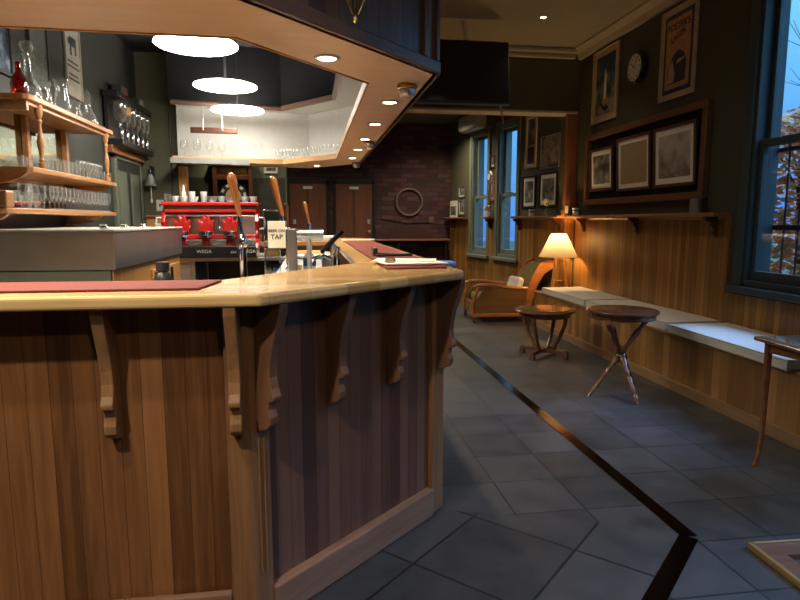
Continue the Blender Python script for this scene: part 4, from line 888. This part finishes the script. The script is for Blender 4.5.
# ------------------------------------------------------------------ bench with cushions
t=T('wall_bench','built-in boarded bench with a pale skirting along the right wall','bench',(0,0,0))
MB().box(2.86,2.88,-3.0,7.40,.05,.43).build('front_panel', M['bench'], t)
MB().box(2.88,3.36,7.38,7.40,.0,.43).build('end_panel', M['bench'], t)
MB().box(2.845,3.36,-3.0,7.41,.43,.455).build('seat_board', M['rail'], t, bevel=.006)
MB().box(2.838,2.86,-3.0,7.41,0,.085).build('skirting', M['skirt'], t, bevel=.005)
def cushion(y0,y1,label,rz=0,dx=0):
    L_=y1-y0; t=T('seat_cushion',label,'cushion',(3.09+dx,(y0+y1)/2,.456),rz,'cushions on the wall bench')
    bm=bmesh.new(); bmesh.ops.create_cube(bm,size=1)
    for v in bm.verts: v.co=Vector((v.co.x*.505,v.co.y*L_,(v.co.z+.5)*.07))
    bmesh.ops.subdivide_edges(bm,edges=bm.edges[:],cuts=5,use_grid_fill=True)
    for v in bm.verts:
        x=v.co.x/.2525; y=v.co.y/(L_/2)
        if v.co.z>.065: v.co.z+= .016*(1-x*x)*(1-y*y)+ random.uniform(-.002,.002)
        if .005<v.co.z<.065 and (abs(x)>.98 or abs(y)>.98): v.co.x*=1.012; v.co.y*=1.005
    mb=MB(); mb.bm.free(); mb.bm=bm; o=mb.build('pad', M['cushion'], t, smooth=True)
    pipe=MB(); w=.255; l=L_/2+.002
    for z in (.0075,.066): pipe.tube([(-w,-l,z),(w,-l,z),(w,l,z),(-w,l,z),(-w,-l,z)],.005,6)
    pipe.build('piping', M['linen'], t)
cushion(5.94,7.12,'cream bench cushion under the table lamp',dx=.01); cushion(4.49,5.87,'cream bench cushion behind the two round tables',rz=rad(1.3),dx=.01); cushion(3.13,4.40,'cream bench cushion below the near window, bluish in the daylight',rz=rad(-1.6),dx=-.012)

# ------------------------------------------------------------------ lamp
t=T('table_lamp','lit table lamp with a cream cone shade on a wooden tripod at the bench end','lamp',(3.10,7.25,.456))
MB().lathe([(.24,.445),(.095,.735)],40,caps=False).build('lamp_shade', M['shade'], t, smooth=True)
for k in range(3):
    a=rad(100+120*k); MB().tube([(.05*math.cos(a),.05*math.sin(a),.44),(.125*math.cos(a),.125*math.sin(a),.0)],[.020,.017],10).build('leg', M['orange'], t, smooth=True)
MB().lathe([(.055,.40),(.06,.41),(.06,.45),(.02,.46),(.02,.52)],18).build('holder', M['edge'], t, smooth=True)
MB().tube([(.09,.03,.13),(-.05,.08,.13),(-.03,-.09,.13),(.09,.03,.13)],.006,6).build('brace', M['brass'], t)
MB().ell((0,0,.575),(.03,.03,.04)).build('bulb', emit('lamp_bulb',(1,.72,.36),8), t, smooth=True)
def plight(loc,power,col,r=.05):
    l=bpy.data.lights.new('light','POINT'); l.energy=power; l.color=col; l.shadow_soft_size=r
    o=bpy.data.objects.new('light',l); COL.objects.link(o); o.location=loc; return o
plight((3.10,7.25,.456+.645),23,(1,.60,.25),.035)

# ------------------------------------------------------------------ armchair (faces -X)
ac=T('armchair','low wooden armchair with curved back and olive panels beyond the round tables','armchair',(2.62,7.98,0),rad(-4))
def side_prof(): return [(-.47,.10),(-.44,.30),(-.33,.47),(-.2,.475),(.1,.445),(.28,.445),(.30,.10)]
XZ=Matrix(((1,0,0,0),(0,0,1,0),(0,1,0,0),(0,0,0,1)))
for sy,nm in ((-.31,0),(.31,1)):
    MB().prism(side_prof(),-.018,.018,XZ).build('side_panel', M['chairpanel'], ac, loc=(0,sy,0), bevel=.006)
    MB().tube([(-.48,sy,.475),(-.40,sy,.50),(-.25,sy,.50),(-.05,sy,.475),(.15,sy,.455),(.30,sy,.455)],[.016,.026,.028,.028,.028,.026],10).build('arm_rest', M['chairwood'], ac, smooth=True)
    MB().tube([(-.40,sy,.49),(-.45,sy,.36),(-.49,sy,.22),(-.48,sy,.10)],[.022,.022,.024,.026],10).build('front_leg', M['chairwood'], ac, smooth=True)
    MB().box(-.49,.32,sy-.026,sy+.026,.075,.125).build('lower_rail', M['chairwood'], ac, bevel=.01)
    MB().lathe([(.012,0),(.022,.008),(.022,.05),(.015,.075)],12,TR(-.46,sy,0)).build('caster', M['mahog'], ac, smooth=True)
    MB().lathe([(.012,0),(.022,.008),(.022,.05),(.015,.075)],12,TR(.28,sy,0)).build('caster', M['mahog'], ac, smooth=True)
    # bent back stile with scrolled top
    MB().prism([(.22,.10),(.32,.10),(.33,.30),(.39,.50),(.48,.65),(.58,.715),(.645,.755),(.625,.825),(.50,.835),(.40,.78),(.30,.60),(.235,.40)],-.028,.028,XZ).build('back_stile', M['chairwood'], ac, loc=(0,sy,0), bevel=.012)
MB().box(-.40,.25,-.29,.29,.22,.36).build('seat', M['olivecloth'], ac, bevel=.035)
MB().prism([(.18,.33),(.28,.33),(.34,.53),(.44,.69),(.54,.74),(.54,.79),(.45,.78),(.36,.69),(.26,.52)],-.285,.285,XZ).build('back_cushion', M['olivecloth'], ac, bevel=.02)
MB().box(-.47,-.43,-.3,.3,.11,.26).build('front_board', M['chairpanel'], ac, bevel=.006)
o=MB().box(-.05,.06,-.15,.15,0,.22).build('pillow', M['cushion'], loc=(2.72,7.86,.385), rot=(0,rad(16),rad(8)), bevel=.045, seg=4); tag(o,'small cream pillow propped in the wooden armchair','pillow')

# ------------------------------------------------------------------ round tables
def disc_top(t,r,z,mat,edge):
    MB().lathe([(.001,z),(r-.01,z),(r,z-.006),(r,z-.018),(r-.008,z-.026),(.001,z-.026)],48,caps=False).build('tabletop', M[mat], t, smooth=True)
t=T('round_table','low round side table with a glass top and four bowed legs on a crossed base','table',(2.30,5.66,0),rad(12))
disc_top(t,.30,.48,'tablered',None)
MB().lathe([(.001,.4805),(.24,.4805),(.24,.486),(.001,.486)],40,caps=False).build('glass_inlay', plain('glass_topped_leather',(.10,.085,.05),.06,coat=1), t, smooth=True)
MB().lathe([(.24,.405),(.25,.41),(.25,.455),(.24,.455)],40).build('apron', M['tabledark'], t, smooth=True)
for k in range(4):
    a=PI/2*k+rad(30); ca,sa=math.cos(a),math.sin(a)
    MB().tube([(ca*.235,sa*.235,.45),(ca*.215,sa*.215,.33),(ca*.165,sa*.165,.20),(ca*.09,sa*.09,.075)],[.017,.019,.019,.017],8).build('leg', M['tablered'], t, smooth=True)
    MB().box(.02,.25,-.018,.018,.045,.078).box(.215,.26,-.024,.024,.0,.07).build('foot', M['tabledark'], t, rz=a, bevel=.006)
MB().lathe([(.035,.04),(.04,.05),(.04,.08),(.02,.09)],16).build('base_boss', M['tabledark'], t, smooth=True)
t=T('gipsy_table','tall round dark table on three crossed turned legs before the bench','table',(2.40,4.34,0))
disc_top(t,.272,.665,'tabledark',None)
MB().lathe([(.245,.60),(.25,.605),(.25,.638),(.245,.638)],40).build('apron', M['tabledark'], t, smooth=True)
C0=Vector((.0,-.01,.29)); feet=[Vector((-.30,-.09,0)),Vector((-.02,-.33,0)),Vector((.27,.26,0))]
lp=[(.007,0),(.011,.03),(.018,.08),(.009,.10),(.019,.14),(.012,.2),(.022,.25),(.010,.28),(.021,.31),(.011,.37),(.026,.42),(.026,.47),(.012,.50),(.027,.56),(.014,.62),(.022,.70),(.025,.78),(.013,.84),(.024,.90),(.024,1)]
for f in feet:
    d=(C0-f); top=f+d*(.61/.29); top.x*=.85; top.y*=.85
    MB().turned(f,top,lp,12).build('leg', M['tabledark'] if False else M['tablered'], t, smooth=True)
MB().ell(C0,(.05,.05,.042)).build('crossing_knot', M['bronze'], t, smooth=True)

# ------------------------------------------------------------------ desk at the right edge
t=T('side_table','slender wooden table with kicked legs at the right edge beside the bench','table',(2.40,2.93,0),rad(-4))
MB().box(0,.44,-.85,0,.70,.722).build('tabletop', M['desk'], t, bevel=.006)
MB().box(.03,.41,-.82,-.03,.722,.728).build('glass_sheet', plain('glass_over_wood',(.40,.36,.30),.05,coat=1), t)
MB().prism([(.04,.70),(.40,.70),(.40,.63),(.33,.645),(.22,.66),(.11,.645),(.04,.63)],-.015,.015,XZ).build('apron', M['desk'], t, loc=(0,-.055,0))
MB().prism([(-.82,.70),(-.04,.70),(-.04,.63),(-.11,.645),(-.43,.66),(-.75,.645),(-.82,.63)],-.012,.012,Matrix(((0,0,1,0),(1,0,0,0),(0,1,0,0),(0,0,0,1)))).build('apron', M['desk'], t, loc=(.055,0,0))
for x,y,k in ((.05,-.06,-1),(.39,-.06,1),(.05,-.79,-1),(.39,-.79,1)):
    MB().tube([(x,y,.70),(x,y,.45),(x,y,.20),(x+k*.008,y,.08),(x+k*.03,y,.0)],[.020,.017,.013,.011,.013],8).build('leg', M['desk'], t, smooth=True)

# flat frame lying on the floor, lower right
t=T('floor_frame','dark wooden frame with a gilt edge lying on the tiles at lower right','frame',(1.77,2.105,0),rad(-2))
MB().box(.015,.75,-.10,-.012,0,.022).box(.015,.10,-.80,-.10,0,.022).box(.66,.75,-.80,-.10,0,.022).box(.015,.75,-.88,-.80,0,.022).build('border', M['trim'], t)
MB().box(0,.018,-.88,0,0,.03).box(.018,.75,-.015,0,0,.03).build('gilt_edge', M['gilt'], t, bevel=.006)

# ------------------------------------------------------------------ outside
S(MB().box(3.62,30,-20,40,-.3,-.05).build('ground', M['ground']))
def shrub(loc,R,n,label,group,leaf=.105):
    t=T('shrub',label,'shrub',loc,0,group); f=MB()
    for i in range(n):
        th=random.uniform(0,2*PI); u_=random.uniform(-1,1); r=random.uniform(.55,1)**.5
        c=Vector((R[0]*r*math.cos(th)*math.sqrt(1-u_*u_),R[1]*r*math.sin(th)*math.sqrt(1-u_*u_),R[2]+R[2]*r*u_))
        rot=Matrix.Rotation(random.uniform(0,6.28),3,'Z')@Matrix.Rotation(random.uniform(-1.2,1.2),3,'X')
        s_=leaf*random.uniform(.6,1.4)
        p=[c+rot@Vector(v)*s_ for v in ((-.5,0,0),(0,-.3,.1),(.5,0,0),(0,.3,.1))]; f.quad(*[tuple(q) for q in p])
    f.build('foliage', M['leaf'], t)
    st=MB()
    for k in range(5): st.tube([(0,0,0),(random.uniform(-.2,.2),random.uniform(-.2,.2),R[2]),(random.uniform(-.6,.6)*R[0],random.uniform(-.6,.6)*R[1],R[2]*1.7)],[.03,.02,.008],6)
    st.build('stem', M['bark'], t)
shrub((5.0,5.4,-.05),(.75,1.4,1.28),9000,'mauve leafy shrub close outside the near window','shrubs outside')
shrub((5.9,2.6,-.05),(.9,1.3,1.1),4000,'second mauve leafy shrub outside, right of the first','shrubs outside')
tr=T('bare_tree','bare branching tree against the evening sky outside the near window','tree',(6.4,7.0,-.05)); bt=MB()
def branch(p,d,l,r,n):
    q=p+d*l; bt.tube([p,(p+q)/2+Vector((random.uniform(-.04,.04),)*3)*l,q],[r,r*.8,r*.6],5)
    if n:
        for k in range(3): branch(q,(d+Vector((random.uniform(-.7,.7),random.uniform(-.7,.7),random.uniform(-.2,.5)))).normalized(),l*.72,r*.55,n-1)
branch(Vector((0,0,0)),Vector((0,-.1,1)).normalized(),1.5,.05,4); bt.build('branches', M['bark'], tr)

# ------------------------------------------------------------------ world, lights, camera
w=bpy.data.worlds.new('sky'); SC.world=w; w.use_nodes=True; nt=w.node_tree; N=nt.nodes; L=nt.links
tc=N.new('ShaderNodeTexCoord'); sep=N.new('ShaderNodeSeparateXYZ'); L.new(tc.outputs['Generated'],sep.inputs[0])
nz=N.new('ShaderNodeTexNoise'); nz.inputs['Scale'].default_value=3.5; nz.inputs['Detail'].default_value=4; L.new(tc.outputs['Generated'],nz.inputs['Vector'])
r=N.new('ShaderNodeValToRGB'); e=r.color_ramp.elements; e[0].position=.02; e[0].color=(.055,.18,.56,1); e[1].position=.42; e[1].color=(.14,.46,.68,1)
L.new(math_node(nt,'ADD',sep.outputs[2],math_node(nt,'MULTIPLY',math_node(nt,'SUBTRACT',nz.outputs['Fac'],.45),.6)),r.inputs['Fac'])
L.new(r.outputs[0],N['Background'].inputs['Color']); N['Background'].inputs['Strength'].default_value=2.0

def sun(rot,e,col,ang):
    l=bpy.data.lights.new('daylight','SUN'); l.energy=e; l.color=col; l.angle=ang
    o=bpy.data.objects.new('daylight',l); COL.objects.link(o); o.rotation_euler=rot; return o
d=Vector((-1,.12,-1.3)); sun(d.to_track_quat('-Z','Y').to_euler(),11,(.27,.49,1),rad(40))
def spot(loc,target,power,col,ang=70,blend=.5,r=.06):
    l=bpy.data.lights.new('spot','SPOT'); l.energy=power; l.color=col; l.spot_size=rad(ang); l.spot_blend=blend; l.shadow_soft_size=r
    o=bpy.data.objects.new('spot',l); COL.objects.link(o); o.location=loc
    o.rotation_euler=(Vector(target)-Vector(loc)).to_track_quat('-Z','Y').to_euler(); return o
for (x,y) in DL: spot((x,y,2.04),(x,y,0),48,(1,.78,.50),120,.9,.03)
spot((-1.15,-.30,3.40),(-.7,1.9,.6),175,(1,.84,.64),75,.9,.06)
spot((-1.0,.55,3.40),(-.6,1.8,.5),75,(1,.84,.64),95,.9,.06)
spot((.8,-2.0,3.40),(.6,.5,0),70,(1,.86,.68),150,1,.1)  # added fill behind the camera to lift the ambient bounce
spot((1.9,-.4,3.40),(1.6,2.4,0),28,(.95,.9,.85),120,1,.1)
for q in ((1.7,4.6),(1.4,9.0),(-.2,9.6),(2.2,10.2)): spot((q[0],q[1],3.12 if q[1]>7.5 else 3.42),(q[0],q[1],0),(135 if q[1]>7.5 else 30),(1,.84,.62),140,1,.08)  # spots without fittings, added to brighten the room and far brick wall
for x in (-.9,-1.7): spot((x,2.25,2.03),(x,2.33,0),150,(1,.84,.62),130,.9,.04)
spot((-.3,4.1,2.60),(-2.0,4.9,1.4),95,(1,.9,.74),95,.9,.08)  # with the next, added without a fitting to brighten the dark shelves
spot((-.9,5.6,2.60),(-2.0,6.6,1.9),50,(1,.9,.74),95,.9,.08)
spot((-1.32,10.3,3.10),(-1.32,10.7,1.9),70,(1,.8,.5),80,.8,.03)
spot((2.44,6.30,3.43),(2.44,6.3,0),25,(1,.78,.5),110,.9,.03)

cam=bpy.data.cameras.new('camera'); co=bpy.data.objects.new('camera',cam); COL.objects.link(co)
cam.sensor_width=36; cam.lens=27; cam.clip_start=.02
co.location=(0,0,1.35); co.rotation_euler=(rad(90-7.5),0,rad(-8.4)); SC.camera=co
SC.view_settings.view_transform='Standard'; SC.view_settings.look='None'; SC.view_settings.exposure=.2; SC.view_settings.gamma=1
SC.view_settings.use_curve_mapping=False
SC.cycles.max_bounces=8; SC.cycles.transparent_max_bounces=24; SC.cycles.caustics_reflective=False; SC.cycles.caustics_refractive=False
SC.cycles.use_denoising=True; SC.cycles.sample_clamp_indirect=6
